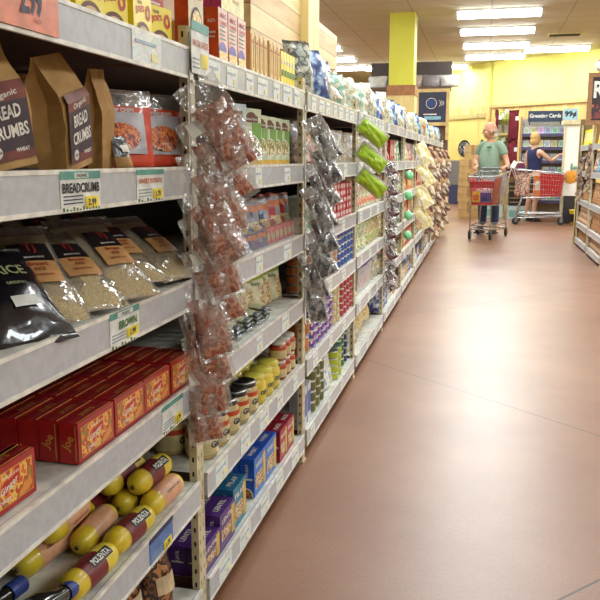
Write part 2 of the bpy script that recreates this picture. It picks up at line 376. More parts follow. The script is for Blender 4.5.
def put_tag(shelf, kind, y, z, sc=(1, 1, 1)):
    o = bpy.data.objects.new('price_tag', TAGM[kind]); C.objects.link(o); o.parent = shelf; o.location = (.0068, y, z); o.scale = sc

def post_mesh(h=1.44, w=.045):
    b = MB(); p = .036; n = int(h / p)
    xs = [-w / 2, -.013, -.008, .008, .013, w / 2]
    for y0, y1 in ((xs[0], xs[1]), (xs[2], xs[3]), (xs[4], xs[5])): b.box(-.003, 0, y0, y1, 0, h)
    for y0, y1 in ((xs[1], xs[2]), (xs[3], xs[4])):
        for k in range(n + 1): b.box(-.003, 0, y0, y1, max(0, k * p - .0115), min(h, k * p + .0115) if k < n else h)
    b.box(-.015, -.006, xs[0] + .001, xs[5] - .001, 0, h, 1)
    for k in range(n): b.box(-.012, -.007, xs[0] - .0004, xs[0] + .0012, k * p + .012, k * p + .024, 1)
    b.box(-.017, -.003, xs[0], xs[0] + .001, 0, h, 0)
    b.box(-.017, -.003, xs[5] - .001, xs[5], 0, h, 0)
    b.box(-.019, -.017, xs[0], xs[5], 0, h, 0)
    b.box(-.03, .004, xs[0] - .003, xs[5] + .003, 0, .008, 0)
    return b.mesh('upright', [POSTM, SLOT])
PM = post_mesh()
def unit(name, x, y0, y1, tops, sgn, label, first=False, depth=.46, lip=.065, bp=True, posth=None):
    o = empty(name, (x, (y0 + y1) / 2, 0), 0 if sgn > 0 else math.pi); L = y1 - y0; tag(o, label, 'shelving unit', 'grocery shelving units')
    sh = []
    for k, z in enumerate(tops):
        b = MB(); hl = L / 2 - .026
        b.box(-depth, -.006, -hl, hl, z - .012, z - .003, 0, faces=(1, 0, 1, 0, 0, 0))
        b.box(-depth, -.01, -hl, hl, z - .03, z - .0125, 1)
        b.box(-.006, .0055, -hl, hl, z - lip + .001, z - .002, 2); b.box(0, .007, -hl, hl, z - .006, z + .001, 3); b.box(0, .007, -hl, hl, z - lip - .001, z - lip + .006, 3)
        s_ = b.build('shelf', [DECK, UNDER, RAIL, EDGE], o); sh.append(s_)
    for yy in ([-L / 2] if first else []) + [L / 2]:
        p = bpy.data.objects.new('upright', PM); C.objects.link(p); p.parent = o; p.location = (-.002, yy, 0)
        if posth: p.scale = (1, 1, posth / 1.44)
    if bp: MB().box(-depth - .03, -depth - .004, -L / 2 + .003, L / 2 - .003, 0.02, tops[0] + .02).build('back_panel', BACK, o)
    return o, sh
HINT = ['holding bread crumbs, rice and polenta', 'holding orange pasta boxes and blue boxes', 'with stacked tins and red boxes', 'with green packages hung at its post', 'with green round packs', 'with mixed packets', 'beside cream hanging bags', 'with grocery packets', 'close to the end', 'at the end, by the chalkboard']
UN = []
for i in range(10):
    o, sh = unit('shelf_unit', XF, POSTS[i], POSTS[i + 1], TOPS, 1, '%s bay of the long white grocery shelving, %s' % (ORD[i], HINT[i]), i == 0)
    UN.append((o, sh))
    ym = (POSTS[i] + POSTS[i + 1]) / 2
    if i == 0:
        for s_, k, y, z, sc in ((0, 'plain', 1.43, 0, (1, 1.15, 1)), (1, 'bread', 1.153, 0, (1, 1.12, 1.03)), (1, 'orange', 1.425, 0, (1, 1.1, 1)), (2, 'brown', 1.29, 0, (1, 1.05, 1.08)), (3, 'teal', 1.5, 0, (1, 1, 1)), (4, 'blue', 1.42, -.002, (1, 1.05, 1.05))):
            put_tag(sh[s_], k, y - ym, TOPS[s_] - .033 + z, sc)
    else:
        for s_ in range(6):
            n = (7 if s_ == 0 else 5 if s_ > 3 and i == 1 else 3) if i < 4 else 2
            pos = [2.18, 2.52] if (i == 1 and s_ in (1, 2)) else [POSTS[i] + .12 + (k + R.random() * .18) * (1.0 / n) for k in range(n)]
            for y in pos: put_tag(sh[s_], 'plain', y - ym, TOPS[s_] - .034, (1, R.uniform(.55, 1.0), R.uniform(.75, .95)))

# big orange price sign on the first bay
b = MB().box(-.001, 0, -.11, .11, -.04, .055, 0); b.text('2.99', .046, F(.0015, .036, .002), 1, .035, .055); b.text('EACH', .006, F(.0015, .05, -.026), 2)
tag(b.build('price_sign', [mat('sign_orange', (238, 140, 104), .4), DKB, mat('sign_ink', (176, 84, 70))], loc=(XF + .010, .995, 1.374)), 'large orange price sign reading 2.99 clipped to the top rail', 'price sign')
b = MB().box(-.001, 0, -.055, .055, -.06, .05, 0).box(0, .001, -.055, .055, .03, .05, 1); b.text('MAC & CHEESE', .014, F(.0015, 0, .005), 2, .03, .095); b.box(0, .001, .0, .045, -.045, -.015, 3)
for k in range(3): b.box(0, .001, -.048, -.008, -.03 - k * .009, -.027 - k * .009, 4)
tag(b.build('price_sign', [TAGW, TEAL, ORG, YEL, INKG], loc=(XF + .014, 1.70, 1.40)), 'white and teal price card standing up at the first upright', 'price sign')

# wooden header over the shelving
hd = empty('wooden_header', (-1.12, 3.0, 0)); tag(hd, 'light pine plank header wall rising above the long shelving', 'wooden header')
MB().box(-.04, 0, -2.5, .62, 1.42, 2.5).build('plank_panel', wood('header_brown', (178, 142, 96), (140, 106, 68), axis=1, plank=.15, grain=9, pax=2), hd)
MB().box(-.03, .03, .66, 1.70, 1.42, 2.5).build('plank_panel', WPH, hd)
MB().box(-.05, .08, 1.68, 1.98, 1.42, 2.6).build('header_post', WPL, hd)
MB().box(-.03, .05, 1.98, 2.75, 1.42, 2.02).build('plank_panel', WPH, hd)

# ------------------------------------------------------------------ products
ITEMS = []
def put(t, desc, cat, bay, sh, x, y, z=None, rot=(0, 0, 0), sc=1, row=0, lev=0, unit_word=None):
    z = TOPS[sh] if z is None else z
    o = inst(t, (x, y, z + .0005), rot, None, sc)
    ITEMS.append(dict(o=o, desc=desc, cat=cat, bay=bay, sh=sh, y=y, row=row, lev=lev)); return o

def carton(name, w, d, h, front, side=None, top=None, deco=None, kids=None, flap=True):
    """box: front face looks +X at x=0, centred on y"""
    side = side or front; top = top or side
    b = MB(); r = .0015
    b.box(-d, 0, -w / 2, w / 2, 0, h, 0, faces=(1, 2, 1, 0, 1, 1))
    if flap: b.box(-d * .62, -d * .38, -w / 2 + .001, w / 2 - .001, h, h + .0006, 2)
    return T(name, b, [front, side, top], kids or [])
def panel(name, mats, fn):
    b = MB(); fn(b); return T(name, b, mats)

def pillow(w, h, t, seed=0, cr=.003, nx=8, nz=12, stand=False, seal=.07, fn=None, sag=0, zig=0):
    b = MB(); vs = []; fs = []; ms = []
    rnd = random.Random(seed)
    def P(i, j, s):
        u = i / nx; v = j / nz
        a = max(0, 1 - (2 * u - 1) ** 2) ** .55
        if stand: bz = min(1, (1 - v) * 1.25) ** .8 * (1 if v < 1 - seal else .25)
        else: bz = max(0, math.sin(math.pi * min(1, max(0, (v - seal) / (1 - 2 * seal))))) ** .5
        bz = max(bz, .03)
        q = noise.noise_vector(Vector((u * 5 + seed * 3.1, v * 7 + seed, s * 2.7)))
        e = noise.noise_vector(Vector((u * 2 + seed, v * 3, 9)))
        edge = 0 if i in (0, nx) else 1
        k = 1 if (0 < j) else (0 if stand else 1)
        return Vector((s * t / 2 * a * bz + cr * q.x * (1.5 if edge else .6) * k, (u - .5) * w * (1 - .06 * math.sin(math.pi * v) * (0 if stand else 1)) + cr * e.y * k, v * h + cr * e.z * k))
    n1 = nx + 1
    for s in (1, -1):
        base = len(vs)
        for j in range(nz + 1):
            for i in range(n1):
                vs.append(P(i, j, s if i not in (0, nx) else 0))
        for j in range(nz):
            for i in range(nx):
                q = (base + j * n1 + i, base + j * n1 + i + 1, base + (j + 1) * n1 + i + 1, base + (j + 1) * n1 + i)
                fs.append(q if s > 0 else q[::-1]); ms.append(fn((i + .5) / nx, (j + .5) / nz, s) if fn else 0)
    m = (nz + 1) * n1
    for j in (0, nz):
        for i in range(nx):
            fs.append((j * n1 + i, m + j * n1 + i, m + j * n1 + i + 1, j * n1 + i + 1)); ms.append(ms[0] if j == 0 else ms[(nz - 1) * nx])
    b.add(vs, fs, ms, True); return b

def surf_patch(w, h, t, y0, y1, z0, z1, stand=True, off=.0025, n=6):
    """label patch lying on a pillow's front"""
    vs = []; 
    for j in range(n + 1):
        for i in range(n + 1):
            y = y0 + (y1 - y0) * i / n; z = z0 + (z1 - z0) * j / n; vs.append((front_x(w, h, t, y, z, stand) + off, y, z))
    return vs, [(j * (n + 1) + i, j * (n + 1) + i + 1, (j + 1) * (n + 1) + i + 1, (j + 1) * (n + 1) + i) for j in range(n) for i in range(n)]
def front_x(w, h, t, y, z, stand, seal=.07):
    u = y / w + .5; v = min(max(z / h, 0), 1); a = max(0, 1 - (2 * u - 1) ** 2) ** .55
    bz = min(1, (1 - v) * 1.25) ** .8 if stand else max(0, math.sin(math.pi * min(1, max(0, (v - seal) / (1 - 2 * seal))))) ** .5
    return t / 2 * a * max(bz, .03)

# ---- bread crumb bags (kraft paper, flat folded top)
KRAFT = mat('kraft_paper', (190, 150, 92), .7, c2=(160, 120, 68), scale=14, bump=.35)
LBL_T = mat('label_rust', (134, 66, 52), .5, c2=(92, 46, 44), scale=30); LBL_D = mat('label_plum', (66, 46, 56), .5, c2=(52, 38, 50)); LBL_W = mat('lettering_ivory', (240, 236, 226), .5)
def kraft(w=.125, h=.2, d=.075, seed=1, label=True, plain=False):
    b = MB(); nz = 10; vs = []; rnd = random.Random(seed)
    dz = lambda v: d * ((.6 + .4 * v / .62) if v < .62 else max(0, (1 - v) / .38) ** 1.0) + .004
    for j in range(nz + 1):
        v = j / nz; D = dz(v); ww = w * (1 - .02 * math.sin(v * 9 + seed))
        q = .22 * D * min(1, v * 2)
        jit = lambda: rnd.uniform(-.0022, .0022) * (1 if j else 0)
        ring = [(D / 2, -ww / 2), (D / 2 + .002, -ww / 6), (D / 2 + .002, ww / 6), (D / 2, ww / 2), (0, ww / 2 - q), (-D / 2, ww / 2), (-D / 2, 0), (-D / 2, -ww / 2), (0, -ww / 2 + q)]
        for x, y in ring: vs.append((x + jit(), y + jit(), v * h + .012 * math.sin(v * 3) * (y / w) * v))
    n = 9; fs = [(j * n + i, j * n + (i + 1) % n, (j + 1) * n + (i + 1) % n, (j + 1) * n + i) for j in range(nz) for i in range(n)]
    fs += [list(range(n))[::-1], [nz * n + i for i in range(n)]]
    b.add(vs, fs, 0)
    kids = []
    if label:
        fx = lambda z: dz(z / h) / 2
        def P(y, z, o=.006): return Vector((fx(z) + o + (.0 if 1 else 0), y, z + .012 * math.sin(z / h * 3) * (y / w) * (z / h)))
        L = MB(); y0, y1, z0, z1 = -w * .43, w * .43, .012, h * .68; m = 8
        vs = [P(y0 + (y1 - y0) * i / m, z0 + (z1 - z0) * j / m) for j in range(m + 1) for i in range(m + 1)]
        L.add(vs, [(j * 9 + i, j * 9 + i + 1, (j + 1) * 9 + i + 1, (j + 1) * 9 + i) for j in range(m) for i in range(m)], [1 if (j < 1 or j > 5) else 0 for j in range(m) for i in range(m)])
        tm = MB(); fn = lambda cy, cz: (lambda u, q: P(cy + u, cz + q, .0072))
        tm.text('Organic', .012, fn(0, h * .57), 0, .012, w * .5, .12); tm.text('BREAD', .02, fn(0, h * .44), 0, .03, w * .54, .05); tm.text('CRUMBS', .02, fn(.002, h * .29), 0, .03, w * .7, .05)
        tm.text('WHEAT', .006, fn(w * .2, h * .14), 0, .03)
        k = 14; c = [P(-w * .24 + .009 * math.cos(2 * math.pi * i / k), h * .14 + .009 * math.sin(2 * math.pi * i / k), .0068) for i in range(k)]; tm.add(c, [list(range(k))], 0)
        tm.text('USDA', .0045, (lambda u, q: P(-w * .24 + u, h * .14 + q, .0078)), 1, .03)
        kids = [T('label', L, [LBL_D, LBL_T], [T('lettering', tm, [LBL_W, LBL_D])])]
    return T('bread_crumb_bag', b, KRAFT, kids)
KB = [kraft(w=.115, d=.07, seed=1, h=.19), kraft(w=.096, h=.188, d=.075, seed=5), kraft(w=.052, h=.178, d=.04, seed=3, label=False)]
put(KB[0], 'kraft bread crumb bag with dark label, frontmost, facing outward', 'bread crumb bag', 0, 1, -.70, 1.045, rot=(rad(9), rad(-6), rad(-14)), sc=.95)
put(KB[1], 'kraft bread crumb bag turned to show its folded side', 'bread crumb bag', 0, 1, -.70, 1.235, rot=(rad(11), rad(-3), rad(2)))
put(KB[2], 'plain brown kraft bag beside the orange pouches', 'bread crumb bag', 0, 1, -.70, 1.36, rot=(rad(3), 0, rad(2)))
put(KB[2], 'plain kraft bag standing behind the front bread crumb bags', 'bread crumb bag', 0, 1, -.82, 1.22, rot=(0, 0, rad(-28)), sc=.95)
put(KB[0], 'kraft bread crumb bag half hidden at the back', 'bread crumb bag', 0, 1, -.87, 1.38, rot=(0, 0, rad(-30)), sc=.93)
DKFOIL = mat('dark_foil', (52, 46, 54), .3, c2=(34, 30, 38), scale=20, coat=.4)
sm_bag = T('nut_bag', pillow(.06, .075, .035, 8, stand=True, fn=lambda u, v, s: 1 if v < .35 or s < 0 else 0), [DKFOIL, KRAFT], [panel('label', [LBL_W], lambda b: b.add(*surf_patch(.06, .075, .035, -.014, .014, .035, .052, True, .004, 3), 0))])
put(sm_bag, 'small dark and tan packet in front of the orange pouches', 'packet', 0, 1, -.665, 1.385, rot=(0, rad(-12), rad(-10)), sc=.8)
# orange zip pouches
OR1 = mat('pouch_orange', (226, 74, 32), .35, c2=(214, 62, 28), coat=.4); ORD_ = mat('pouch_orange_dark', (150, 38, 26), .4)
FOOD = art('shrimp_picture', [(120, 44, 30), (214, 96, 40), (240, 160, 70), (196, 70, 34), (236, 214, 190), (70, 34, 30)], 55, .35)
PALE = mat('pouch_window', (206, 204, 214), .3)
def opouch(seed):
    w, h, t = .155, .155, .05
    b = pillow(w, h, t, seed, cr=.003, stand=True, nz=14, fn=lambda u, v, s: 1 if v > .8 else 0)
    def dia(cx, k, off):
        vs, fs = surf_patch(w, h, t, -.055, .055, .024, .108, True, off, 8)
        return vs, fs
    pic = MB(); vs, fs = dia(0, 1, .005); pic.add(vs, fs, 0)
    fd = MB(); vs, fs = surf_patch(w, h, t, -.04, .042, .03, .085, True, .0068, 8)
    cx, cz = .0, .058
    n = 20; ring = [Vector((front_x(w, h, t, .0 + .042 * math.cos(2 * math.pi * i / n), cz + .028 * math.sin(2 * math.pi * i / n), True) + .008, .042 * math.cos(2 * math.pi * i / n), cz + .028 * math.sin(2 * math.pi * i / n))) for i in range(n)]
    cpt = Vector((front_x(w, h, t, 0, cz, True) + .01, 0, cz)); fd.add(ring + [cpt], [(i, (i + 1) % n, n) for i in range(n)], 0)
    ln = MB().text('SHRIMP CHIPS', .008, lambda u, q: Vector((front_x(w, h, t, u, .112 + q, True) + .006, u, .112 + q)), 0, .03, .07)
    return T('snack_pouch', b, [OR1, FILM], [T('picture_panel', pic, [PALE], [T('food_picture', fd, [FOOD])]), T('lettering', ln, [WHITE])])
OP = [opouch(2), opouch(6)]
put(OP[0], 'orange zip pouch with snack picture, facing outward', 'snack pouch', 0, 1, -.72, 1.475, rot=(0, rad(-6), rad(-42)))
put(OP[1], 'orange zip pouch half behind the hanging meat bags', 'snack pouch', 0, 1, -.70, 1.625, rot=(0, rad(-4), rad(-30)))
put(OP[0], 'orange zip pouch standing in the back row', 'snack pouch', 0, 1, -.86, 1.60, rot=(0, 0, rad(-34)))
# dark shapes in the depth of shelf 2 and 3: green and brown packets
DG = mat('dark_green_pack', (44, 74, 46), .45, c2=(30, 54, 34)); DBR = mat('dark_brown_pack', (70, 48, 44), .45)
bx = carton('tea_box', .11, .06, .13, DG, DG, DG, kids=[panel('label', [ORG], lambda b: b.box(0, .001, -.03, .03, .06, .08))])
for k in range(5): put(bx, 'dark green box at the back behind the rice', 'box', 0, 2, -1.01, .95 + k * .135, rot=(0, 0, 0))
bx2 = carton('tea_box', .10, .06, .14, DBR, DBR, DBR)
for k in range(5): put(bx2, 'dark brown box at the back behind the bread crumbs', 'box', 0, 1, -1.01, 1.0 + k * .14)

# ---- rice bags
RICE = mat('brown_rice', (214, 196, 152), .55, c2=(168, 142, 96), scale=420, bump=.5)
RLAB = mat('rice_label_black', (34, 26, 28), .35); RTAN = mat('rice_label_tan', (214, 160, 100), .45); RRED = mat('rice_ink_red', (150, 44, 34))
def ricebag(seed, lab=True, core=RICE, wild=False):
    w, h, t = .135, .215, .034
    core_b = pillow(w * .93, h * .9, t * .92, seed, cr=.002, nz=10, seal=.02)
    shell = pillow(w, h, t, seed, cr=.003, nz=12, seal=.05)
    kids = [T('rice_fill', core_b, core)]
    if lab:
        L = MB(); vs, fs = surf_patch(w, h, t, -.022, .046, .116, .158, False, .0045); L.add(vs, fs, 0); vs, fs = surf_patch(w, h, t, -.022, .046, .07, .1155, False, .0045); L.add(vs, fs, 1)
        tm = MB(); P = lambda cy, cz: (lambda u, q: Vector((front_x(w, h, t, cy + u, cz + q, False) + .0068, cy + u, cz + q)))
        tm.text('TJ', .022, P(.012, .142), 0, .02); tm.text('BROWN RICE', .004, P(.012, .122), 1); tm.text('Brown', .009, P(.012, .107), 0, .02); tm.text('RICE', .007, P(.012, .096), 0, .03); tm.box(.0, .0, 0, 0, 0, 0)
        tm.text('MEDIUM GRAIN', .004, P(.012, .084), 0)
        kids.append(T('label', L, [RLAB, RTAN], [T('lettering', tm, [RRED, LBL_W])]))
    return T('rice_bag', shell, FILM, kids)
RB = [ricebag(11), ricebag(14), ricebag(17)]
WILD = mat('wild_rice', (92, 70, 52), .55, c2=(48, 34, 28), scale=380, bump=.5)
RW = ricebag(19, False, WILD)
lean = rad(-55)
for k, (y, x, a, t_, ds) in enumerate(((1.10, -.662, -34, RB[1], 'clear bag of brown rice next to the black bag'), (1.195, -.68, -28, RW, 'clear bag of dark wild rice slumped between brown rice bags'), (1.225, -.645, -27, RB[2], 'slim clear brown rice bag tucked beside the wild rice'),
                           (1.35, -.636, -22, RB[0], 'front brown rice bag above the brown price tag'), (1.465, -.664, -20, RB[1], 'brown rice bag half covered by its neighbour'), (1.605, -.638, -16, RB[2], 'last brown rice bag beside the upright'))):
    put(t_, ds, 'rice bag', 0, 2, x, y, z=TOPS[2] + .016 + (.01 if k == 4 else 0) - .008, rot=(0, lean + rad(R.uniform(-4, 4)), rad(a)), sc=1.06)
for k in range(4): put(RB[k % 3], 'brown rice bag in the back row', 'rice bag', 0, 2, -.80, 1.06 + k * .15, z=TOPS[2] + .012, rot=(0, rad(-35), rad(-18)))
BLK = mat('black_gloss_bag', (30, 28, 34), .25, c2=(22, 20, 26), coat=.6, bump=.4, scale=18)
w, h, t = .16, .2, .05
tm = MB(); P = lambda cy, cz: (lambda u, q: Vector((front_x(w, h, t, cy + u, cz + q, False) + .005, cy + u, cz + q)))
tm.text('RICE', .022, P(.018, .135), 0, .02, .055); tm.text('ORIGINAL', .006, P(.015, .105), 0, .02)
lb = MB(); lb.add(*surf_patch(w, h, t, -.01, .035, .06, .08, False, .004, 4), 0)
blk = T('rice_bag', pillow(w, h, t, 23, .004, 10, 14), BLK, [T('lettering', tm, [mat('ink_sage', (170, 180, 130))]), T('label', lb, [TAGW])])
put(blk, 'glossy black rice bag lying over the rail', 'rice bag', 0, 2, -.645, 1.02, z=TOPS[2] - .008, rot=(0, rad(-50), rad(-24)))
put(blk, 'glossy black rice bag lying second in the pile', 'rice bag', 0, 2, -.72, .93, z=TOPS[2] + .01, rot=(0, rad(-40), rad(-30)))

# ---- red cookie boxes
RED = mat('box_red', (176, 30, 26), .35, c2=(158, 24, 24), coat=.3); REDT = mat('box_red_top', (150, 26, 28), .4, c2=(130, 22, 26)); GOLD = mat('gold_line', (212, 150, 70), .4)
RART = art('ginger_art', [(190, 40, 28), (222, 110, 40), (232, 190, 90), (200, 60, 34), (150, 130, 60), (226, 140, 60)], 34, .35)
w, d, h = .128, .036, .071
fr = MB(); e = .0008
for a in ((-w / 2 + .008, w / 2 - .008, h - .011, h - .0095), (-w / 2 + .008, w / 2 - .008, .008, .0095), (-w / 2 + .008, -w / 2 + .0095, .008, h - .0095), (w / 2 - .0095, w / 2 - .008, .008, h - .0095)): fr.box(0, e, *a[:2], *a[2:], 0)
pic = MB().box(0, e * .6, -w / 2 + .0095, w / 2 - .0095, .0095, h - .011, 0)
tt = MB().text('TRADER JOE\'S', .005, F(e * 1.4, 0, h - .019), 0, .02, .04); tt.text('Ginger', .014, F(e * 1.4, -.005, .036), 0, .02, .045, .25); tt.text('COOKIES', .006, F(e * 1.4, -.02, .018), 0, .03)
st = MB(); st.text('Joe', .02, S(-d / 2, -w / 2 - .0008, h * .5), 0, .02, .026, 1.1); st.box(-.006, -.0045, -w / 2 - .0006, -w / 2, .004, h - .004, 0); 
tp = MB(); tp.text('JOE\'S', .012, (lambda u, q: Vector((-d / 2 - q, u, h + .0012))), 0, .02, .05); tp.box(-.004, -.003, -w / 2 + .004, w / 2 - .004, h, h + .001, 0)
cb = carton('cookie_box', w, d, h, RED, RED, REDT, kids=[T('picture', pic, [RART], [T('gold_frame', fr, [GOLD])]), T('lettering', tt, [LBL_W]), T('side_lettering', st, [GOLD]), T('top_lettering', tp, [GOLD])])
cb0 = carton('cookie_box', w, d, h, RED, RED, REDT, kids=[T('top_lettering', tp, [GOLD])])
for k, y in enumerate((.955, 1.186, 1.319, 1.449, 1.588)):
    for r in range(10):
        if k == 0 and r == 0: yy = y - .004; x = -.655
        else: yy = y; x = -.641 - r * .0385
        put(cb if r < 2 else cb0, 'red cookie box', 'box', 0, 3, x, yy + R.uniform(-.002, .002), rot=(0, 0, rad(R.uniform(-.6, .6))), row=r)

# ---- polenta tubes
PYEL = mat('polenta_yellow', (226, 200, 50), .35, c2=(206, 176, 40), coat=.3, scale=25); PRED = mat('polenta_maroon', (120, 34, 36), .4); PPCH = mat('polenta_peach', (226, 168, 128), .4)
def polenta(label=0):
    r, L = .0262, .156
    b = MB().lathe([(.0, 0), (.008, .001), (.016, .005), (.022, .011), (.0255, .019), (r, .028), (r, .045), (r, L - .028), (.0255, L - .019), (.022, L - .011), (.016, L - .005), (.008, L - .001), (.0, L)], 20, 0, ax='y')
    q = MB(); q.lathe([(r + .0006, .04), (r + .0006, .1)], 20, 0 if label != 1 else 1, ax='y'); q.lathe([(r + .0005, .1), (r + .0005, .13)], 20, 2 if label != 1 else 1, ax='y')
    tx = MB(); rr = r + .0016
    a0 = .55
    tx.text('POLENTA', .013, (lambda u, w_: Vector((rr * math.sin(a0 - w_ / rr), .094 + u, rr * math.cos(a0 - w_ / rr)))), 0, .03, .055) if label != 1 else tx.text('INGREDIENTS CORN', .005, (lambda u, w_: Vector((rr * math.sin(a0 + .4 - w_ / rr),   .09 + u, rr * math.cos(a0 + .4 - w_ / rr)))), 1, .02)
    if label != 1:
        bb = MB(); n = 8
        vs = [Vector(((rr - .0005) * math.sin(a0 - q_), y_, (rr - .0005) * math.cos(a0 - q_))) for y_ in (.062, .126) for q_ in [(-.5 + i / n) * .75 for i in range(n + 1)]]
        bb.add(vs, [(i, i + 1, n + 2 + i, n + 1 + i) for i in range(n)], 0)
        band = T('name_band', bb, [BLACK], [T('lettering', tx, [LBL_W, PRED])])
    else: band = T('lettering', tx, [LBL_W, PRED])
    clip = MB().lathe([(.004, -.006), (.005, -.003), (.003, 0)], 8, 0, ax='y')
    return T('polenta_tube', b, [PYEL], [T('label', q, [PRED, PPCH, mat('polenta_band', (228, 206, 70), .4)]), band, T('end_clip', clip, [mat('clip_grey', (120, 110, 80), .4, .6)])])
PT = [polenta(0), polenta(1)]
zb = TOPS[4] + .0265; zu = zb + .043
for k, (x, y, z, t_, a, roll, ds) in enumerate((
    (-.668, 1.098, zb, 0, -3, 0, 'in the front row nearest the camera'), (-.668, 1.262, zb, 0, -4, 6, 'middle of the front row'), (-.668, 1.432, zb, 1, -2, 0, 'peach-labelled, front row'),
    (-.728, 1.25, zb, 1, 4, 90, 'peach stripe up, second row'), (-.728, 1.425, zb, 0, 2, 60, 'second row, behind the peach one'),
    (-.792, 1.15, zb, 1, -4, 0, 'third row, nearest the blue bottles'), (-.79, 1.355, zb, 0, 3, 120, 'third row, behind the middle'),
    (-.70, 1.44, zu, 0, -3, 8, 'upper layer, closest to the upright'), (-.76, 1.42, zu, 0, -5, -8, 'upper layer, second from the upright'), (-.765, 1.20, zu, 1, 2, 40, 'upper layer, over the third row'), (-.855, 1.30, zb, 0, 5, 0, 'lying at the very back'))):
    put(PT[t_], 'yellow polenta tube, ' + ds, 'polenta tube', 0, 4, x, y, z=z, rot=(rad(0), rad(roll), rad(a)))
BLU = mat('cap_blue', (46, 66, 140), .4); DKG = mat('bottle_dark', (40, 38, 36), .15, coat=.5)
bt = T('sauce_bottle', MB().lathe([(0, 0), (.028, 0), (.03, .01), (.03, .11), (.014, .15), (.013, .17)], 16, 0), [DKG], [T('cap', MB().lathe([(.0155, .168), (.0155, .205), (0, .206)], 14, 0), [BLU]), T('label', MB().lathe([(.0305, .02), (.0305, .09)], 16, 0), [mat('bottle_label', (60, 90, 90))])])
put(bt, 'dark bottle with blue cap lying beside the polenta', 'bottle', 0, 4, -.70, .93, z=TOPS[4] + .031, rot=(rad(-90), 0, rad(-12)))
put(bt, 'dark bottle with blue cap lying behind another bottle', 'bottle', 0, 4, -.775, .90, z=TOPS[4] + .031, rot=(rad(-90), 0, rad(-6)))
# dark jars at the back of shelf 5, first bay
LIDM = mat('lid_black', (36, 34, 34), .3, c2=(26, 24, 24), coat=.4); LIDR = mat('lid_rim_silver', (214, 212, 204), .25, .7)
def jar(name, r, h, glass, lab, lid=LIDM, rim=True, band=None, txt=None):
    b = MB().lathe([(0, 0), (r * .92, 0), (r, .006), (r, h * .72), (r * .82, h * .82), (r * .8, h * .84)], 18, 0)
    k = [T('label', MB().lathe([(r + .0006, h * .12), (r + .0006, h * .6)], 18, 0), [lab])]
    if band: k.append(T('label_band', MB().lathe([(r + .001, h * .56), (r + .001, h * .7)], 18, 0), [band]))
    l = MB().lathe([(r * .88, h * .84), (r * .88, h * .97), (r * .84, h), (0, h)], 18, 0, mf=[0, 1, 0] if rim else None)
    k.append(T('lid', l, [lid, LIDR]))
    if txt: k.append(T('lettering', MB().text(txt, r * .42, (lambda u, w_: Vector(((r + .0018) * math.cos(u / r), (r + .0018) * math.sin(u / r), h * .38 + w_))), 0, .03, r * 1.3), [DKB]))
    return T(name, b, [glass], k)
OLIVE = mat('olive_glass', (66, 58, 40), .12, coat=.6)
dj = jar('olive_jar', .036, .12, OLIVE, mat('label_dull', (96, 84, 64)))
for k, (x, y) in enumerate(((-.86, 1.60), (-.93, 1.66), (-.80, 1.655), (-.95, 1.55), (-.88, 1.70))): 
    if y < 1.66: put(dj, 'dark-lidded jar behind the polenta', 'jar', 0, 4, x, y)
tnb = jar('olive_jar', .034, .15, mat('amber_glass', (160, 90, 40), .15, coat=.6), mat('label_cream2', (214, 196, 150)), lid=ORG)
# items at the back of shelf 4 (beyond the red boxes)
put(tnb, 'cream carton-like jar with orange lid at the rear', 'jar', 0, 3, -1.03, 1.60); put(dj, 'dark jar beside the orange-lidded one at the rear', 'jar', 0, 3, -1.03, 1.50, sc=1.2)

# ---- bottom shelf first bay: bronze wrapped rolls
BRZ = art('bronze_wrap', [(60, 36, 26), (120, 74, 44), (40, 26, 22), (176, 120, 74), (84, 50, 34)], 26, .3, coat=.5)
roll = T('wrapped_roll', pillow(.085, .17, .08, 31, .006, 8, 12, stand=True), [BRZ], [T('label', MB().add(*surf_patch(.085, .17, .08, -.03, .03, .05, .09, True, .006, 4), 0), [mat('bronze_label', (214, 190, 150))])])
for k in range(7): put(roll, 'bronze-brown wrapped pack', 'packet', 0, 5, -.71 - (k % 2) * .03, .93 + k * .105, rot=(0, 0, rad(R.uniform(-20, 5))))
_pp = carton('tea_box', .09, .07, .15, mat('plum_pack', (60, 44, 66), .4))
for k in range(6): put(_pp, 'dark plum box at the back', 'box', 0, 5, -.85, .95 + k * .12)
# ---- top shelf first bay
JY = mat('carton_yellow', (244, 226, 44), .4, c2=(240, 218, 36)); JR = mat('ink_red', (204, 50, 34)); JB = mat('ink_brown', (110, 54, 32))
w, d, h = .093, .05, .068
def joes(b):
    e = .001
    b.text("JOE'S", .015, F(e, -.014, h * .62), 0, .04, .042, .15); b.text('TRADER', .006, F(e, -.016, h * .82), 1, .03, .024)
    n = 18; o = [(e, .027 + .0125 * math.cos(2 * math.pi * i / n), h * .62 + .0145 * math.sin(2 * math.pi * i / n)) for i in range(n)]; q = [(e, .027 + .0055 * math.cos(2 * math.pi * i / n), h * .62 + .007 * math.sin(2 * math.pi * i / n)) for i in range(n)]
    b.add(o + q, [(i, (i + 1) % n, n + (i + 1) % n, n + i) for i in range(n)], 0)
def bowl(b):
    n = 16; c = [(.001, .0 + .034 * math.cos(math.pi * i / n), .022 * math.sin(math.pi * i / n)) for i in range(n + 1)]; b.add(c, [list(range(n + 1))], 0)
    c = [(.0016, .0 + .026 * math.cos(math.pi * i / n), .014 * math.sin(math.pi * i / n)) for i in range(n + 1)]; b.add(c, [list(range(n + 1))], 1)
jo = carton('cereal_box', w, d, h, JY, JY, mat('carton_top_tan', (214, 190, 110)), kids=[panel('lettering', [JR, JB], joes), panel('bowl_picture', [JB, mat('bowl_pale', (222, 190, 140))], bowl)])
for k in range(8):
    put(jo, "small yellow carton with red O", 'box', 0, 0, -.652 - (.006 if k % 2 else 0), .86 + k * .0985 + (.012 if k > 5 else 0), rot=(0, 0, rad((-6, 3, -9, 2, -4, -10, 5, -12)[k] * .6)))
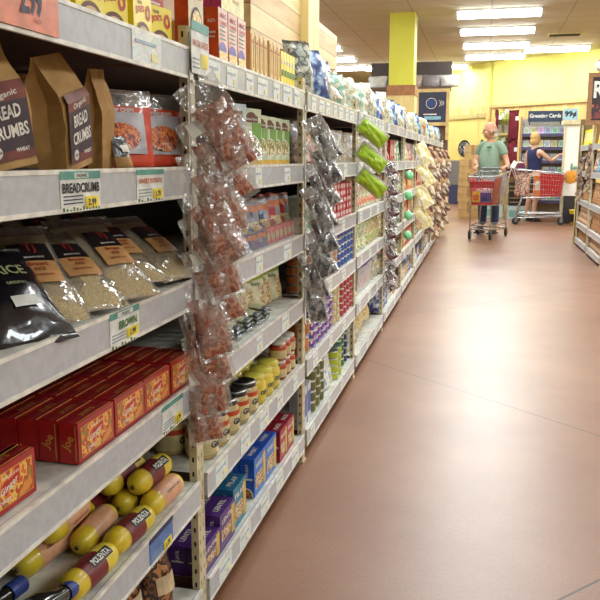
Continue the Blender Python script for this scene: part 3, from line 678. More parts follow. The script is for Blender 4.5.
REDB = mat('carton_scarlet', (196, 44, 44), .4); BRB = mat('carton_rust', (180, 60, 34), .4); CRB = mat('carton_cream', (244, 232, 190), .45)
def lines(x0, z0, n, w_, m=0):
    return lambda b: [b.box(0, .001, x0 - w_ / 2, x0 + w_ / 2 - (k % 3) * .006, z0 - k * .012, z0 - k * .012 + .004, m) for k in range(n)]
rb = carton('mac_box', .085, .03, .165, BRB, BRB, BRB)
for k in range(3): put(rb, 'tall rust-red box behind the yellow cartons', 'box', 0, 0, -.735, 1.32 + k * .1)
rb2 = carton('mac_box', .075, .03, .15, REDB, REDB, REDB, kids=[panel('lettering', [LBL_W], lambda b: (b.text('TOFU', .012, F(.001, -.01, .12), 0, .03, .03), lines(0, .1, 5, .055)(b)))])
put(rb2, 'tall scarlet box with white printing at the first upright', 'box', 0, 0, -.70, 1.635, rot=(0, 0, rad(-6)))
MACY = art('macaroni_picture', [(236, 200, 90), (246, 226, 150), (226, 170, 60), (250, 240, 200)], 60, .4)
def oval(cy, cz, ry, rz, m0=0, m1=1):
    def f(b):
        n = 22
        for s_, x_, m_ in ((1, .0012, m0), (.86, .0018, m1)):
            b.add([(x_, cy + ry * s_ * math.cos(2 * math.pi * i / n), cz + rz * s_ * math.sin(2 * math.pi * i / n)) for i in range(n)], [list(range(n))], m_)
    return f
ov = carton('mac_box', .085, .035, .16, CRB, mat('carton_orange', (222, 92, 34), .4), CRB, kids=[panel('oval_picture', [DKB, MACY], oval(.0, .06, .034, .048)), panel('lettering', [JR], lambda b: b.text('MACARONI', .01, F(.0012, 0, .13), 0, .03, .06))])
put(ov, 'cream box with an oval picture of pasta', 'box', 1, 0, -.665, 1.79, rot=(0, 0, rad(-3)))
ORF = mat('carton_orange', (222, 92, 34)); PNK = mat('carton_pale_pink', (244, 196, 176), .4); 
def macf(b):
    b.text('MAC', .012, F(.001, 0, .115), 0, .03, .045); b.text('CHEESE', .009, F(.001, 0, .098), 0, .03, .055)
    for k in range(4): b.box(0, .001, -.025, .02 - (k % 2) * .008, .058 + k * .01, .061 + k * .01, 1)
def macp(b):
    n = 14; b.add([(.001, -.006 + .03 * math.cos(math.pi * i / n), .03 + .022 * math.sin(math.pi * i / n)) for i in range(n + 1)], [list(range(n + 1))], 0); b.box(0, .0015, -.034, .03, .004, .028, 1)
mc = carton('pasta_box', .072, .034, .132, PNK, ORF, ORF, kids=[panel('lettering', [JR, TEAL], macf), panel('picture', [mat('ink_lilac', (130, 120, 190)), MACY], macp), 
    T('side_lettering', MB().text('PASTA', .009, S(-.017, -.0372, .1), 0, .03, .02).box(-.026, -.008, -.037, -.036, .07, .075, 0).box(-.026, -.01, -.037, -.036, .06, .064, 0), [LBL_W])])
for k in range(3):
    for r in range(2): put(mc, 'orange-sided pasta box', 'box', 1, 0, -.655 - r * .037, 1.955 + k * .079, row=r, rot=(0, 0, rad(R.uniform(-1, 1))))
MG = mat('ink_magenta', (206, 70, 130)); YP = mat('carton_pale_yellow', (246, 240, 150), .4); YB = mat('carton_bright_yellow', (250, 236, 50), .4)
fl = carton('crispbread_box', .19, .028, .105, YP, MG, YB, kids=[panel('lettering', [mat('ink_mint', (150, 200, 150)), ORG], lambda b: (b.text('LASAGNE', .018, F(.001, -.02, .07), 0, .03, .09), b.text('no boil', .012, F(.001, .02, .035), 1, .02, .05))),
    T('yellow_end', MB().box(-.0275, -.0005, -.0962, -.0951, .05, .104), [YB])])
for r in range(3): put(fl, 'yellow and magenta box lying on the pasta boxes', 'box', 1, 0, -.657 - r * .03, 2.045, z=TOPS[0] + .134, row=r)
TN = mat('carton_tan', (232, 200, 130), .45, c2=(224, 188, 116)); TN2 = mat('carton_tan_stripe', (214, 170, 90), .45)
tnx = carton('cracker_box', .041, .12, .118, TN, TN, TN, kids=[panel('stripes', [TN2, JR], lambda b: (b.box(0, .001, -.016, -.008, .01, .11), b.box(0, .001, .006, .01, .02, .1), b.box(0, .001, -.016, .016, .088, .092, 1)))])
for k in range(7): put(tnx, 'slim tan cracker box', 'box', 1, 0, -.655, 2.215 + k * .0445 + (.022 if k > 3 else 0))
tnb_ = carton('cracker_box', .041, .12, .16, TN, TN, TN, kids=[panel('stripes', [TN2, JR], lambda b: (b.box(0, .001, -.016, -.008, .01, .15), b.box(0, .001, .006, .01, .02, .14)))])
for k in range(6): put(tnb_, 'tall tan cracker box in the row behind', 'box', 1, 0, -.80, 2.26 + k * .07)
yx = carton('cracker_box', .034, .12, .108, JY, JY, JY, kids=[panel('stripes', [GRN, WHITE], lambda b: (b.box(0, .001, -.012, .012, .03, .05), b.box(0, .001, -.012, .008, .07, .08, 1)))])
for k in range(5): put(yx, 'slim yellow cracker box with green mark', 'box', 1, 0, -.655, 2.555 + k * .038)

# ---- second bay, second shelf: soup pouches in clear trays
GRC = mat('pack_green_white', (214, 226, 190), .4); LG = mat('pack_leaf_green', (120, 176, 70), .45); IVY = mat('pack_ivory', (226, 232, 226), .4); 
BOWL = art('noodle_picture', [(214, 196, 150), (238, 224, 184), (150, 110, 70), (120, 150, 70), (226, 170, 80)], 60, .4)
def pack_front(b):
    b.text('A', .001, F(0, 0, 0), 0)
def noodles(lab=True, hh=.155):
    w_, d_ = .1, .04
    def lg(b):
        b.box(0, .001, -.032, .032, hh - .038, hh - .02, 0); n = 12; b.add([(.001, .022 * math.cos(math.pi * i / n), hh - .021 + .011 * math.sin(math.pi * i / n)) for i in range(n + 1)], [list(range(n + 1))], 0)
        b.text('Annie Chun', .007, F(.002, 0, hh - .029), 1, .03, .052)
    def pc(b):
        b.box(0, .001, .006, .049, hh * .38, hh * .75, 0); b.box(0, .001, -.049, .049, 0.001, .014, 2)
        n = 20; b.add([(.0018, .002 + .036 * math.cos(2 * math.pi * i / n), .052 + .026 * math.sin(2 * math.pi * i / n)) for i in range(n)], [list(range(n))], 1)
        b.add([(.0014, .002 + .04 * math.cos(2 * math.pi * i / n), .052 + .03 * math.sin(2 * math.pi * i / n)) for i in range(n)], [list(range(n))], 3)
    return carton('noodle_box', w_, d_, hh, GRC, IVY, GRC, kids=[panel('brand_badge', [JB, LBL_W], lg), panel('bowl_picture', [LG, BOWL, mat('ink_gold', (226, 180, 70)), WHITE], pc)])
ND = noodles()
def backlab(b):
    b.box(0, .001, -.03, .03, .128, .146, 0); b.text('Annie Chun', .006, F(.002, 0, .136), 1, .03, .05)
    for k in range(9): b.box(0, .001, -.038, .036 - (k % 4) * .006, .022 + k * .0105, .025 + k * .0105, 2)
NB = carton('noodle_box', .1, .035, .165, mat('pack_pale_blue', (206, 226, 232), .4), IVY, GRC, kids=[panel('back_printing', [JB, LBL_W, INKG], backlab)])
put(NB, 'pale blue backed noodle box turned round beside the meat bags', 'box', 1, 1, -.665, 2.08, rot=(0, 0, rad(-18)))
put(ND, 'green noodle box with bowl picture, whole front showing', 'box', 1, 1, -.668, 2.235, rot=(0, 0, rad(-12)), sc=(1, 1.25, 1.04))
BRP = mat('pack_brown_mix', (160, 118, 76), .4)
NN = noodles(hh=.15)
for k in range(4): put(NN, 'green and cream noodle box', 'box', 1, 1, -.68, 2.385 + k * .095, rot=(0, 0, rad(-8 + R.uniform(-3, 3))))
GCL = mat('pack_granola', (206, 160, 90), .4)
# ---- second bay, third shelf: blue-orange pouches, red pouches in a clear bin
BLP = mat('pouch_blue', (44, 60, 130), .35, c2=(30, 44, 110), coat=.3); BOR = mat('pouch_orange_tip', (206, 116, 60), .4); BGR = mat('pouch_grey', (150, 150, 156), .3); NUT = art('pasta_picture', [(214, 190, 130), (190, 160, 90), (236, 220, 170), (150, 130, 70)], 70)
def bpouch(fr_, seed):
    w_, h_, t_ = .1, .125, .04
    def reg(u, v, s):
        if s < 0: return 0
        if v > .94: return 2
        if u > .52 + .12 * math.sin(v * 8) and v < .5: return 3
        if v > .86: return 4
        if v > .74: return 1
        return 4 if u > .66 else 0
    return T('couscous_pouch', pillow(w_, h_, t_, seed, .003, 12, 14, stand=True, fn=reg), [fr_, BOR, FILM, NUT, BGR])
BP = [bpouch(BLP, 41), bpouch(BLP, 42)]; RP = bpouch(mat('pouch_red', (196, 38, 50), .35, coat=.3), 44)
for k in range(4): put(BP[k % 2], 'blue and orange couscous pouch', 'pouch', 1, 2, -.713, 2.10 + k * .125, rot=(0, rad(-8), rad(-26)), sc=1.15)
for k in range(2): put(RP, 'red couscous pouch', 'pouch', 1, 2, -.713, 2.62 + k * .13, rot=(0, rad(-8), rad(-26)), sc=1.2)
mini_r = carton('spice_packet', .052, .02, .05, mat('packet_rose', (206, 92, 96), .4), REDB, REDB, kids=[panel('label', [mat('packet_beige', (196, 180, 140))], lambda b: b.box(0, .001, -.02, .02, .012, .034))])
mini_b = carton('spice_packet', .085, .02, .05, BLP, BGR, BLP, kids=[panel('label', [BOR], lambda b: b.box(0, .001, -.03, .034, .03, .045))])
for k in range(3): put(mini_b, 'small blue packet in the clear tray', 'packet', 1, 2, -.662, 2.12 + k * .1, rot=(0, rad(-5), rad(-10)))
for k in range(7): put(mini_r, 'small rose-red packet in the clear tray', 'packet', 1, 2, -.662, 2.40 + k * .056, rot=(0, rad(-5), 0))
tr = MB().box(-.003, 0, -.42, .42, 0, .062).box(-.05, -.047, -.42, .42, 0, .07)
for k in range(8): tr.box(-.047, -.003, -.42 + k * .1195, -.418 + k * .1195, 0, .062)
tag(tr.build('divider_tray', film('tray_clear', fac=.1, diff=.02, rough=.05), loc=(-.642, 2.39, TOPS[2] + .001)), 'clear plastic divider tray in front of the blue and red pouches', 'tray')
# ---- second bay, fourth shelf: cream soup pouches
CRP = mat('pouch_cream', (226, 220, 180), .4); LIM = mat('pouch_lime', (170, 196, 60), .4); SPK = art('snack_picture', [(214, 190, 130), (150, 90, 50), (232, 222, 190), (190, 140, 80), (120, 80, 40)], 60); 
def cpouch(seed):
    def reg(u, v, s):
        if v > .8: return 1
        if s > 0 and u > .45 and v < .66: return 2
        return 0
    return T('mushroom_pouch', pillow(.105, .145, .05, seed, .003, 10, 14, stand=True, fn=reg), [CRP, LIM, SPK], [panel('lettering', [GRN], lambda b: b.text('Risotto', .014, (lambda u, q: Vector((front_x(.105, .145, .05, -.01 + u, .1 + q, True) + .003, -.01 + u, .1 + q))), 0, .02, .05))])
CP = [cpouch(51), cpouch(52)]
for k in range(8): put(CP[k % 2], 'cream pouch with lime top', 'pouch', 1, 3, -.745 + (k % 2) * .01, 1.98 + k * .105, rot=(0, rad(-6), rad(-22)), sc=.9)
flatp = T('seaweed_packet', pillow(.12, .15, .02, 55, .003, 8, 10, fn=lambda u, v, s: 1 if v < .22 else 0), [mat('packet_celadon', (214, 222, 176), .35, coat=.3), mat('packet_silver', (150, 156, 160), .25, .5)])
for k in range(6):
    for l in range(3): put(flatp, 'pale green packet lying flat', 'packet', 1, 3, -.655 + .0 - l * .004, 1.88 + k * .1 + l * .006, z=TOPS[3] + .008 + l * .011, rot=(0, rad(-84), rad(R.uniform(-5, 5))), lev=l, sc=.6)
# ---- second bay, fifth shelf: jars
TANJ = mat('jar_tahini', (206, 176, 110), .2, coat=.5); REDBAND = mat('jar_red_band', (196, 74, 44), .35); YJ = mat('jar_mustard', (224, 196, 44), .2, c2=(206, 176, 36), coat=.5); CRL = mat('jar_label_cream', (222, 206, 150), .4)
J1 = jar('bean_jar', .043, .096, TANJ, CRL, LIDM, True, REDBAND, 'Giant'); J2 = jar('mustard_jar', .041, .09, YJ, mat('mustard_label', (232, 214, 90), .35), mat('lid_yellow', (236, 226, 90), .3), False, None, 'DIJON')
J3 = jar('olive_jar', .035, .13, mat('dark_glass', (44, 34, 40), .12, coat=.6), mat('dark_label', (80, 44, 48)), LIDM)
for r in range(2):
    for k in range(5): 
        put(J1, 'tan bean jar with red band', 'jar', 1, 4, -.687 - r * .09, 1.82 + k * .092 + r * .01, row=r)
for r in range(2):
    for k in range(3): put(J2, 'yellow mustard jar', 'jar', 1, 4, -.686 - r * .086, 2.285 + k * .086, row=r)
for k in range(6): put(J3, 'dark jar at the back', 'jar', 1, 4, -.86, 2.2 + k * .09)
tin = T('spread_tin', MB().lathe([(0, 0), (.04, 0), (.04, .05), (.037, .052), (.037, .054), (0, .054)], 18, 0), [mat('tin_cream', (222, 214, 190), .35)], [T('label_band', MB().lathe([(.0405, .03), (.0405, .045)], 18, 0), [JR])])
J4 = jar('relish_jar', .03, .066, mat('relish_glass', (180, 70, 40), .2, coat=.5), CRL, mat('lid_ivory', (226, 220, 206), .3), False, REDBAND)
for k in range(3):
    for l in range(2): put(J4, 'small red relish jar with ivory lid', 'jar', 1, 4, -.678, 2.565 + k * .066, z=TOPS[4] + l * .0665, lev=l)
    put(tin, 'cream tin with red band behind the relish jars', 'tin', 1, 4, -.78, 2.57 + k * .09, z=TOPS[4] , lev=0)
# ---- second bay, bottom shelf: pasta and grain boxes
def grain(name, c, cs, wf, mark, w_=.125, h_=.13, d_=.045, round_=False):
    fm = mat(name + '_face', c, .4); sm_ = mat(name + '_side', cs, .4, coat=.2)
    def f(b):
        b.box(0, .001, -w_ * .5 + .012, w_ * .2, .02, h_ * .55, 1); b.text(mark, h_ * .13, F(.0015, -w_ * .05, h_ * .78), 2, .03, w_ * .7); b.box(0, .0014, w_ * .24, w_ * .46, .01, h_ * .9, 0)
    def s_(b):
        b.box(-d_ + .006, -.006, -w_ / 2 - .001, -w_ / 2, h_ * .45, h_ * .5, 2); b.text(mark, .009, (lambda u, q: Vector((-d_ / 2 - q, -w_ / 2 - .0012, h_ * .7 + u))), 2, .02, h_ * .35)
    kids = [panel('front_printing', [wf, SPK, LBL_W], f), panel('side_printing', [wf, SPK, LBL_W], s_)]
    if round_:
        n = 14; b = MB(); b.add([(-d_ / 2 + d_ * .44 * math.cos(math.pi * i / n), -w_ / 2 - .0012, .002 + .028 * math.sin(math.pi * i / n)) for i in range(n + 1)], [list(range(n + 1))], 1); b.add([(-d_ / 2 + d_ * .36 * math.cos(math.pi * i / n), -w_ / 2 - .0018, .002 + .024 * math.sin(math.pi * i / n)) for i in range(n + 1)], [list(range(n + 1))], 0); kids.append(T('grain_picture', b, [NUTB, LBL_W]))
    tp_ = MB(); tp_.text(mark, d_ * .35, (lambda u, q: Vector((-d_ / 2 - q, u, h_ + .0014))), 0, .03, w_ * .6); kids.append(T('top_lettering', tp_, [LBL_W]))
    return carton('grain_box', w_, d_, h_, fm, sm_, sm_, kids=kids)
NUTB = art('grain_art', [(150, 90, 50), (190, 130, 80), (120, 66, 36)], 120)
TNF = mat('face_gold', (226, 186, 90), .4)
GP = grain('purple', (96, 60, 130), (86, 46, 128), TNF, 'LENTIL', .125, .078); GT = grain('teal', (40, 130, 160), (34, 110, 150), TNF, 'PILAF', .12, .122); GB = grain('blue', (60, 126, 216), (40, 92, 200), TNF, 'WHEAT', .13, .124, .048, True); GR = grain('crimson', (180, 40, 56), (160, 30, 46), TNF, 'RICE', .1, .112)
for r in range(4): put(GP, 'purple lentil box, nearer pile', 'box', 1, 5, -.645 - r * .047, 1.765, row=r)
for r in range(4): put(GP, 'purple lentil box, taller pile', 'box', 1, 5, -.645 - r * .047, 1.893, row=r, sc=(1, 1, 1.35))
for r in range(4): put(GT, 'teal pilaf box', 'box', 1, 5, -.65 - r * .047, 2.02, row=r)
for k in range(2):
    for r in range(5): put(GB, 'blue wheat box', 'box', 1, 5, -.655 - r * .05, 2.25 + k * .133, row=r)
for k in range(2):
    for r in range(2): put(GR, 'crimson rice box', 'box', 1, 5, -.65 - r * .047, 2.53 + k * .104, row=r)

# ------------------------------------------------------------------ farther bays
def tinT(name, r, h, body, lab, lid=None):
    return T(name, MB().lathe([(0, 0), (r * .96, 0), (r, .002), (r, h - .002), (r * .96, h), (r * .9, h - .0015), (0, h - .0015)], 16, 0), [body], [T('label', MB().lathe([(r + .0005, h * .12), (r + .0005, h * .88)], 16, 0), [lab])])
ALU = mat('tin_metal', (206, 206, 200), .3, .7)
def two(name, a, b, sc=60): return art(name, [a, b, a, (240, 236, 224)], sc, .4)
def small_box(nm, w, d, h, body, lab):
    return carton(nm, w, d, h, body, body, body, kids=[panel('label', [lab], lambda b: b.box(0, .001, -w * .4, w * .4, h * .25, h * .8))], flap=False)
def stack(t, desc, cat, bay, sh, y0, n, pitch, lv, hh, x=-.646, jit=.004, rows=1, dx=.09):
    for k in range(n):
        for l in range(lv):
            for r in range(rows): put(t, desc, cat, bay, sh, x - r * dx - R.random() * jit, y0 + k * pitch + R.uniform(-jit, jit), z=TOPS[sh] + l * hh, rot=(0, 0, rad(R.uniform(-3, 3))), lev=l, row=r)
def bagT(name, w, h, t, cols, seed, stand=True, sc=45, top=None, cr=.005):
    m_ = art(name + '_print_%d' % seed, cols, sc * 1.3, .35, coat=.3, soft=True)
    ms = [m_] + ([top] if top else [])
    return T(name, pillow(w, h, t, seed, cr, 7, 9, stand=stand, fn=(lambda u, v, s: 1 if v > .78 else 0) if top else None), ms)
def brow(t, desc, cat, bay, sh, y0, n, pitch, x=-.685, yaw=-22, lean=-8, z=0, sc=1, rows=1, dx=.1):
    for k in range(n):
        for r in range(rows): put(t if not isinstance(t, list) else t[k % len(t)], desc, cat, bay, sh, x - R.uniform(0, .012) - r * dx, y0 + k * pitch, z=TOPS[sh] + z, rot=(0, rad(lean + R.uniform(-5, 5)), rad(yaw + R.uniform(-6, 6))), sc=sc * R.uniform(.97, 1.03), row=r)
PAPER = (236, 234, 222)
CHT = bagT('chip_bag', .2, .27, .09, [(44, 80, 72), (180, 190, 180), (30, 52, 48), (206, 206, 190)], 61, False, 16, cr=.012)
CHB = bagT('chip_bag', .2, .26, .09, [(60, 96, 160), (196, 210, 220), (90, 130, 186), (50, 64, 124)], 62, False, 14, cr=.012)
CHN = bagT('chip_bag', .19, .25, .09, [(176, 160, 124), (206, 206, 184), (126, 104, 74), (196, 200, 180)], 63, False, 18, cr=.012)
CHG = bagT('chip_bag', .19, .22, .09, [(34, 128, 108), (176, 200, 184), (60, 150, 126), (206, 206, 180)], 64, False, 16, cr=.012)
CHW = bagT('chip_bag', .18, .22, .08, [(196, 210, 196), (150, 166, 146), (214, 222, 206), (176, 160, 120)], 65, False, 18, cr=.012)
CHO = bagT('chip_bag', .16, .2, .08, [(176, 120, 70), (214, 180, 130), (150, 90, 50), (226, 216, 196)], 66, False, 22, cr=.01)
# bay 3
for t_, y, x, a, ln, ds, z, q_ in ((CHT, 3.03, -.70, -32, -10, 'dark green and white chip bag beside the upright', .0, .75), (CHB, 3.19, -.68, -38, -20, 'blue and white chip bag leaning', .0, .8), (CHT, 3.24, -.78, -25, -6, 'dark green and white chip bag behind the blue one', .0, .72),
                           (CHN, 3.36, -.68, -40, -24, 'tan and cream chip bag leaning sideways', 0, .75), (CHN, 3.50, -.72, -36, -16, 'tan and cream chip bag, upright', .0, .8), (CHO, 3.50, -.65, -30, -62, 'small orange-brown bag slumped on the rail', .02, .7), (CHB, 3.72, -.80, -20, -6, 'blue-topped chip bag in the row behind', .0, .85), (CHG, 3.68, -.68, -40, -20, 'teal and white chip bag', 0, .72), (CHW, 3.84, -.72, -30, -14, 'pale chip bag at the end of the bay', 0, .8), (CHW, 3.45, -.82, -20, -4, 'pale chip bag peeping over the others', .0, .85)):
    put(t_, ds, 'chip bag', 2, 0, x, y, z=TOPS[0] + .008 + z, rot=(0, rad(ln), rad(a)), sc=q_)
REDM = bagT('noodle_bag', .15, .17, .06, [(176, 30, 40), (130, 22, 34), (206, 60, 50), (232, 220, 200)], 67, True, 26)
GRYM = bagT('dried_fruit_bag', .15, .15, .06, [(176, 160, 130), (120, 110, 92), (206, 200, 186), (150, 130, 100)], 68, True, 30)
DKM = bagT('dark_bag', .13, .16, .05, [(52, 44, 50), (90, 60, 50), (40, 34, 40), (150, 120, 90)], 69, True, 30)
brow(DKM, 'dark patterned bag', 'bag', 2, 1, 2.88, 1, .1); brow(REDM, 'red and wine-coloured noodle bag', 'bag', 2, 1, 3.06, 2, .14, lean=-14)
brow(GRYM, 'greyish tan dried fruit bag', 'bag', 2, 1, 3.32, 5, .135, lean=-12, rows=2)
sbG = small_box('bouillon_box', .072, .09, .031, mat('tin_mint', (190, 208, 190), .4), mat('lab_green', (96, 150, 110), .4))
sbW = small_box('bouillon_box', .072, .09, .031, mat('box_offwhite', (222, 222, 216), .4), mat('lab_dkgreen', (120, 150, 130), .4))
sbR = small_box('bouillon_box', .072, .09, .031, mat('box_rose', (196, 52, 66), .4), mat('lab_pinkish', (226, 190, 190), .4))
stack(sbG, 'mint green box in a stack', 'box', 2, 2, 2.9, 3, .08, 4, .0318); stack(sbW, 'off-white box with green label in a stack', 'box', 2, 2, 3.145, 4, .08, 5, .0318)
stack(sbR, 'rose-red box in a stack', 'box', 2, 2, 3.475, 6, .08, 5, .0318); pass
tT = tinT('tuna_tin', .041, .034, ALU, mat('tin_lab_tan', (206, 150, 100), .4)); tB = tinT('tuna_tin', .041, .034, ALU, mat('tin_lab_blue', (52, 96, 176), .4)); tO = tinT('tuna_tin', .041, .034, ALU, mat('tin_lab_orange', (214, 120, 60), .4))
stack(tO, 'orange labelled fish tin', 'tin', 2, 3, 2.88, 2, .088, 4, .0345, x=-.684); stack(tT, 'tan labelled fish tin', 'tin', 2, 3, 3.07, 6, .088, 5, .0345, x=-.684); stack(tB, 'blue labelled fish tin', 'tin', 2, 3, 3.605, 5, .088, 5, .0345, x=-.684)
tM = tinT('tuna_tin', .041, .034, ALU, two('tin_bm', (60, 80, 180), (176, 60, 130))); tC = tinT('tuna_tin', .041, .034, ALU, mat('tin_lab_cream', (226, 208, 150), .4)); tR = tinT('tuna_tin', .041, .034, ALU, mat('tin_lab_red', (190, 60, 70), .4))
cnO = tinT('bean_can', .035, .07, ALU, mat('can_lab_amber', (206, 130, 56), .4))
stack(cnO, 'amber labelled can', 'can', 2, 4, 2.87, 2, .075, 2, .071, x=-.684); stack(tM, 'blue and magenta labelled tin', 'tin', 2, 4, 3.05, 5, .087, 5, .0345, x=-.684); stack(tC, 'cream labelled tin', 'tin', 2, 4, 3.495, 2, .087, 5, .0345, x=-.684); stack(tR, 'red labelled tin', 'tin', 2, 4, 3.69, 4, .087, 5, .0345, x=-.684)
cnS = tinT('olive_can', .04, .045, ALU, mat('can_lab_olive', (110, 116, 62), .4)); wb = small_box('milk_carton', .06, .06, .16, mat('carton_blue_white', (214, 222, 232), .4), mat('lab_royal', (46, 80, 176), .4))
stack(wb, 'blue and white carton', 'carton', 2, 5, 2.87, 2, .07, 1, .16); stack(cnS, 'olive green can in a tall stack', 'can', 2, 5, 3.06, 3, .085, 4, .0455, x=-.684)
WBG = bagT('flour_bag', .13, .15, .05, [(206, 220, 226), (110, 170, 210), (236, 238, 236), (226, 210, 180)], 70, True, 26)
LMT = tinT('lime_tin', .04, .034, ALU, mat('lime_lab', (196, 214, 60), .4)); GRT = tinT('pea_tin', .042, .038, ALU, mat('green_lab', (40, 120, 70), .4)); NVT = tinT('navy_tin', .042, .038, ALU, mat('navy_lab', (46, 60, 110), .4))
brow(WBG, 'white and sky-blue bag', 'bag', 2, 5, 3.36, 2, .12); stack(LMT, 'lime yellow tin', 'tin', 2, 5, 3.57, 2, .085, 4, .0345, x=-.684); stack(GRT, 'dark green tin', 'tin', 2, 5, 3.72, 2, .088, 5, .0385, x=-.70); stack(NVT, 'navy tin', 'tin', 2, 5, 3.9, 1, .088, 5, .0385, x=-.70)
# bay 4
for t_, y, x, a, ln, ds, z in ((CHW, 4.12, -.69, -35, -25, 'pale chip bag leaning', 0), (CHG, 4.32, -.69, -40, -30, 'teal chip bag leaning over the rail', 0), (CHO, 4.36, -.85, -30, -5, 'orange-brown bag behind the teal one', .08), (CHB, 4.25, -.87, -20, -4, 'blue-capped chip bag at the back', .06), (CHW, 4.5, -.7, -30, -22, 'pale chip bag in the middle', 0), (CHN, 4.7, -.69, -35, -20, 'tan chip bag', 0), (CHW, 4.88, -.7, -30, -18, 'pale chip bag next to the tan one', 0), (CHG, 5.05, -.72, -30, -18, 'teal and cream bag at the end of the bay', 0), (CHW, 4.75, -.87, -20, -4, 'pale chip bag at the back', .05)):
    put(t_, ds, 'chip bag', 3, 0, x, y, z=TOPS[0] + .01 + z, rot=(0, rad(ln * .7), rad(a)), sc=.82)
PST = bagT('pasta_bag', .1, .165, .065, [(232, 222, 190), (200, 70, 50), (226, 210, 160), (90, 140, 70), (236, 232, 214)], 71, True, 34)
PSB = bagT('pasta_bag', .1, .17, .065, [(210, 190, 130), (150, 170, 90), (232, 222, 180), (190, 150, 90)], 72, True, 30, top=mat('top_navy', (44, 50, 110), .4))
PSG = bagT('pasta_bag', .1, .165, .065, [(200, 214, 150), (232, 226, 190), (110, 150, 60), (236, 232, 210)], 73, True, 34)
brow(GRYM, 'greyish tan dried fruit bag', 'bag', 3, 1, 4.08, 8, .138, rows=1); brow(PST, 'cream pasta bag with red and green print', 'bag', 3, 2, 4.07, 10, .115, rows=2)
brow(PSG, 'green and cream pasta bag', 'bag', 3, 3, 4.07, 5, .115, rows=2); brow(PSB, 'tan pasta bag with navy top', 'bag', 3, 3, 4.645, 5, .115, rows=2)
TUBW = T('rice_tub', MB().box(-.14, 0, -.11, .11, 0, .145, 0), [mat('tub_grey_white', (206, 208, 212), .4)], [T('lid', MB().box(-.143, .003, -.113, .113, .145, .16, 0), [mat('lid_violet', (74, 60, 170), .4)]), panel('label', [mat('tub_label', (214, 190, 190), .4)], lambda b: b.box(0, .001, -.09, .09, .03, .09))])
brow(TUBW, 'white tub with violet lid', 'tub', 3, 4, 4.42, 2, .235, yaw=0, lean=0, x=-.66); brow(CHO, 'orange-brown bag lying by the tubs', 'bag', 3, 4, 4.12, 2, .13, lean=-30, sc=.8); brow(CHW, 'pale bag after the tubs', 'bag', 3, 4, 4.86, 2, .16, sc=.75)
CORN = bagT('popcorn_bag', .17, .2, .08, [(206, 160, 80), (232, 206, 140), (170, 120, 56), (240, 230, 200)], 74, True, 30, cr=.008)
brow(CHW, 'pale bag at the start of the popcorn row', 'bag', 3, 5, 4.12, 2, .15, sc=.8); brow(CORN, 'golden popcorn bag', 'bag', 3, 5, 4.45, 4, .17, x=-.74, sc=.9)
# bays 5-10
POOL = [CHW, CHO, CHG, CHN, CHB]
PAL = {'red': [(190, 50, 44), (226, 190, 170), (150, 30, 34)], 'green': [(80, 150, 90), (220, 226, 190), (50, 110, 60)], 'blue': [(60, 90, 170), (210, 218, 226), (40, 60, 130)], 'tan': [(206, 176, 120), (232, 220, 190), (170, 130, 80)], 'white': [(230, 230, 220), (200, 206, 196), (240, 240, 234)], 'orange': [(220, 130, 60), (236, 206, 150), (190, 90, 44)], 'plum': [(110, 60, 90), (206, 190, 196), (70, 40, 60)], 'amber': [(200, 150, 60), (236, 216, 150), (150, 100, 40)]}
FB = {c: bagT('snack_bag', .15, .165, .06, v, 80 + i, True, 26) for i, (c, v) in enumerate(PAL.items())}
FC = {c: small_box('packet_box', .1, .08, .15, mat('fbox_' + c, v[0], .4), mat('fbl_' + c, v[1], .4)) for c, v in PAL.items()}
FCAN = {c: tinT('soup_can', .037, .1, ALU, two('fcan_' + c, v[0], v[1], 40)) for c, v in PAL.items()}
for b_ in range(4, 10):
    y0, y1 = POSTS[b_] + .09, POSTS[b_ + 1] - .06
    y = y0; k = 0; seen = {}
    while y < y1:
        t_ = POOL[(k * 2 + b_) % 5]; nm = ['pale', 'orange-brown', 'teal and white', 'tan', 'blue'][(k * 2 + b_) % 5]
        put(t_, nm + ' chip bag', 'chip bag', b_, 0, -.71, y, z=TOPS[0] + .01, rot=(0, rad(R.uniform(-28, -12)), rad(R.uniform(-40, -25))), sc=R.uniform(.75, .95)); y += .17; k += 1
    cs = list(PAL)
    for s_ in range(1, 6):
        y = y0 - .02; 
        while y < y1:
            c = R.choice(cs); kind = R.choice('bbc' if s_ < 4 else 'bccn'); n = R.choice((2, 3))
            for _ in range(n):
                if y > y1: break
                if kind == 'b': put(FB[c], c + ' printed bag', 'bag', b_, s_, -.69, y, rot=(0, rad(R.uniform(-14, -4)), rad(R.uniform(-30, -12)))); y += .145
                elif kind == 'c': put(FC[c], c + ' carton', 'carton', b_, s_, -.66, y, rot=(0, 0, rad(R.uniform(-3, 3)))); y += .108
                else:
                    for l in range(1): put(FCAN[c], c + ' labelled can', 'can', b_, s_, -.69, y, z=TOPS[s_]); 
                    y += .08
BLX = carton('blue_lid_box', .16, .12, .17, mat('box_orange_brown', (196, 130, 80), .4), None, mat('lid_blue_white', (70, 90, 180), .4)); put(BLX, 'orange-brown box with blue lid standing among the chip bags', 'box', 5, 0, -.86, 7.2, z=TOPS[0], rot=(0, 0, rad(-20)), sc=(1, 1, 1.5))
REDR = T('cream_pot', MB().lathe([(0, 0), (.07, 0), (.09, .17), (.094, .18), (.09, .2), (.04, .22), (0, .22)], 16, 0), [mat('pot_cream', (238, 232, 190), .4)], [T('label', MB().lathe([(.0765, .04), (.0865, .13)], 16, 0), [mat('pot_orange', (220, 120, 70), .4)])])
for k in range(2): put(REDR, 'cream and orange pot among the chip bags', 'pot', 7, 0, -.76, 8.98 + k * .28, rot=(0, 0, 0))

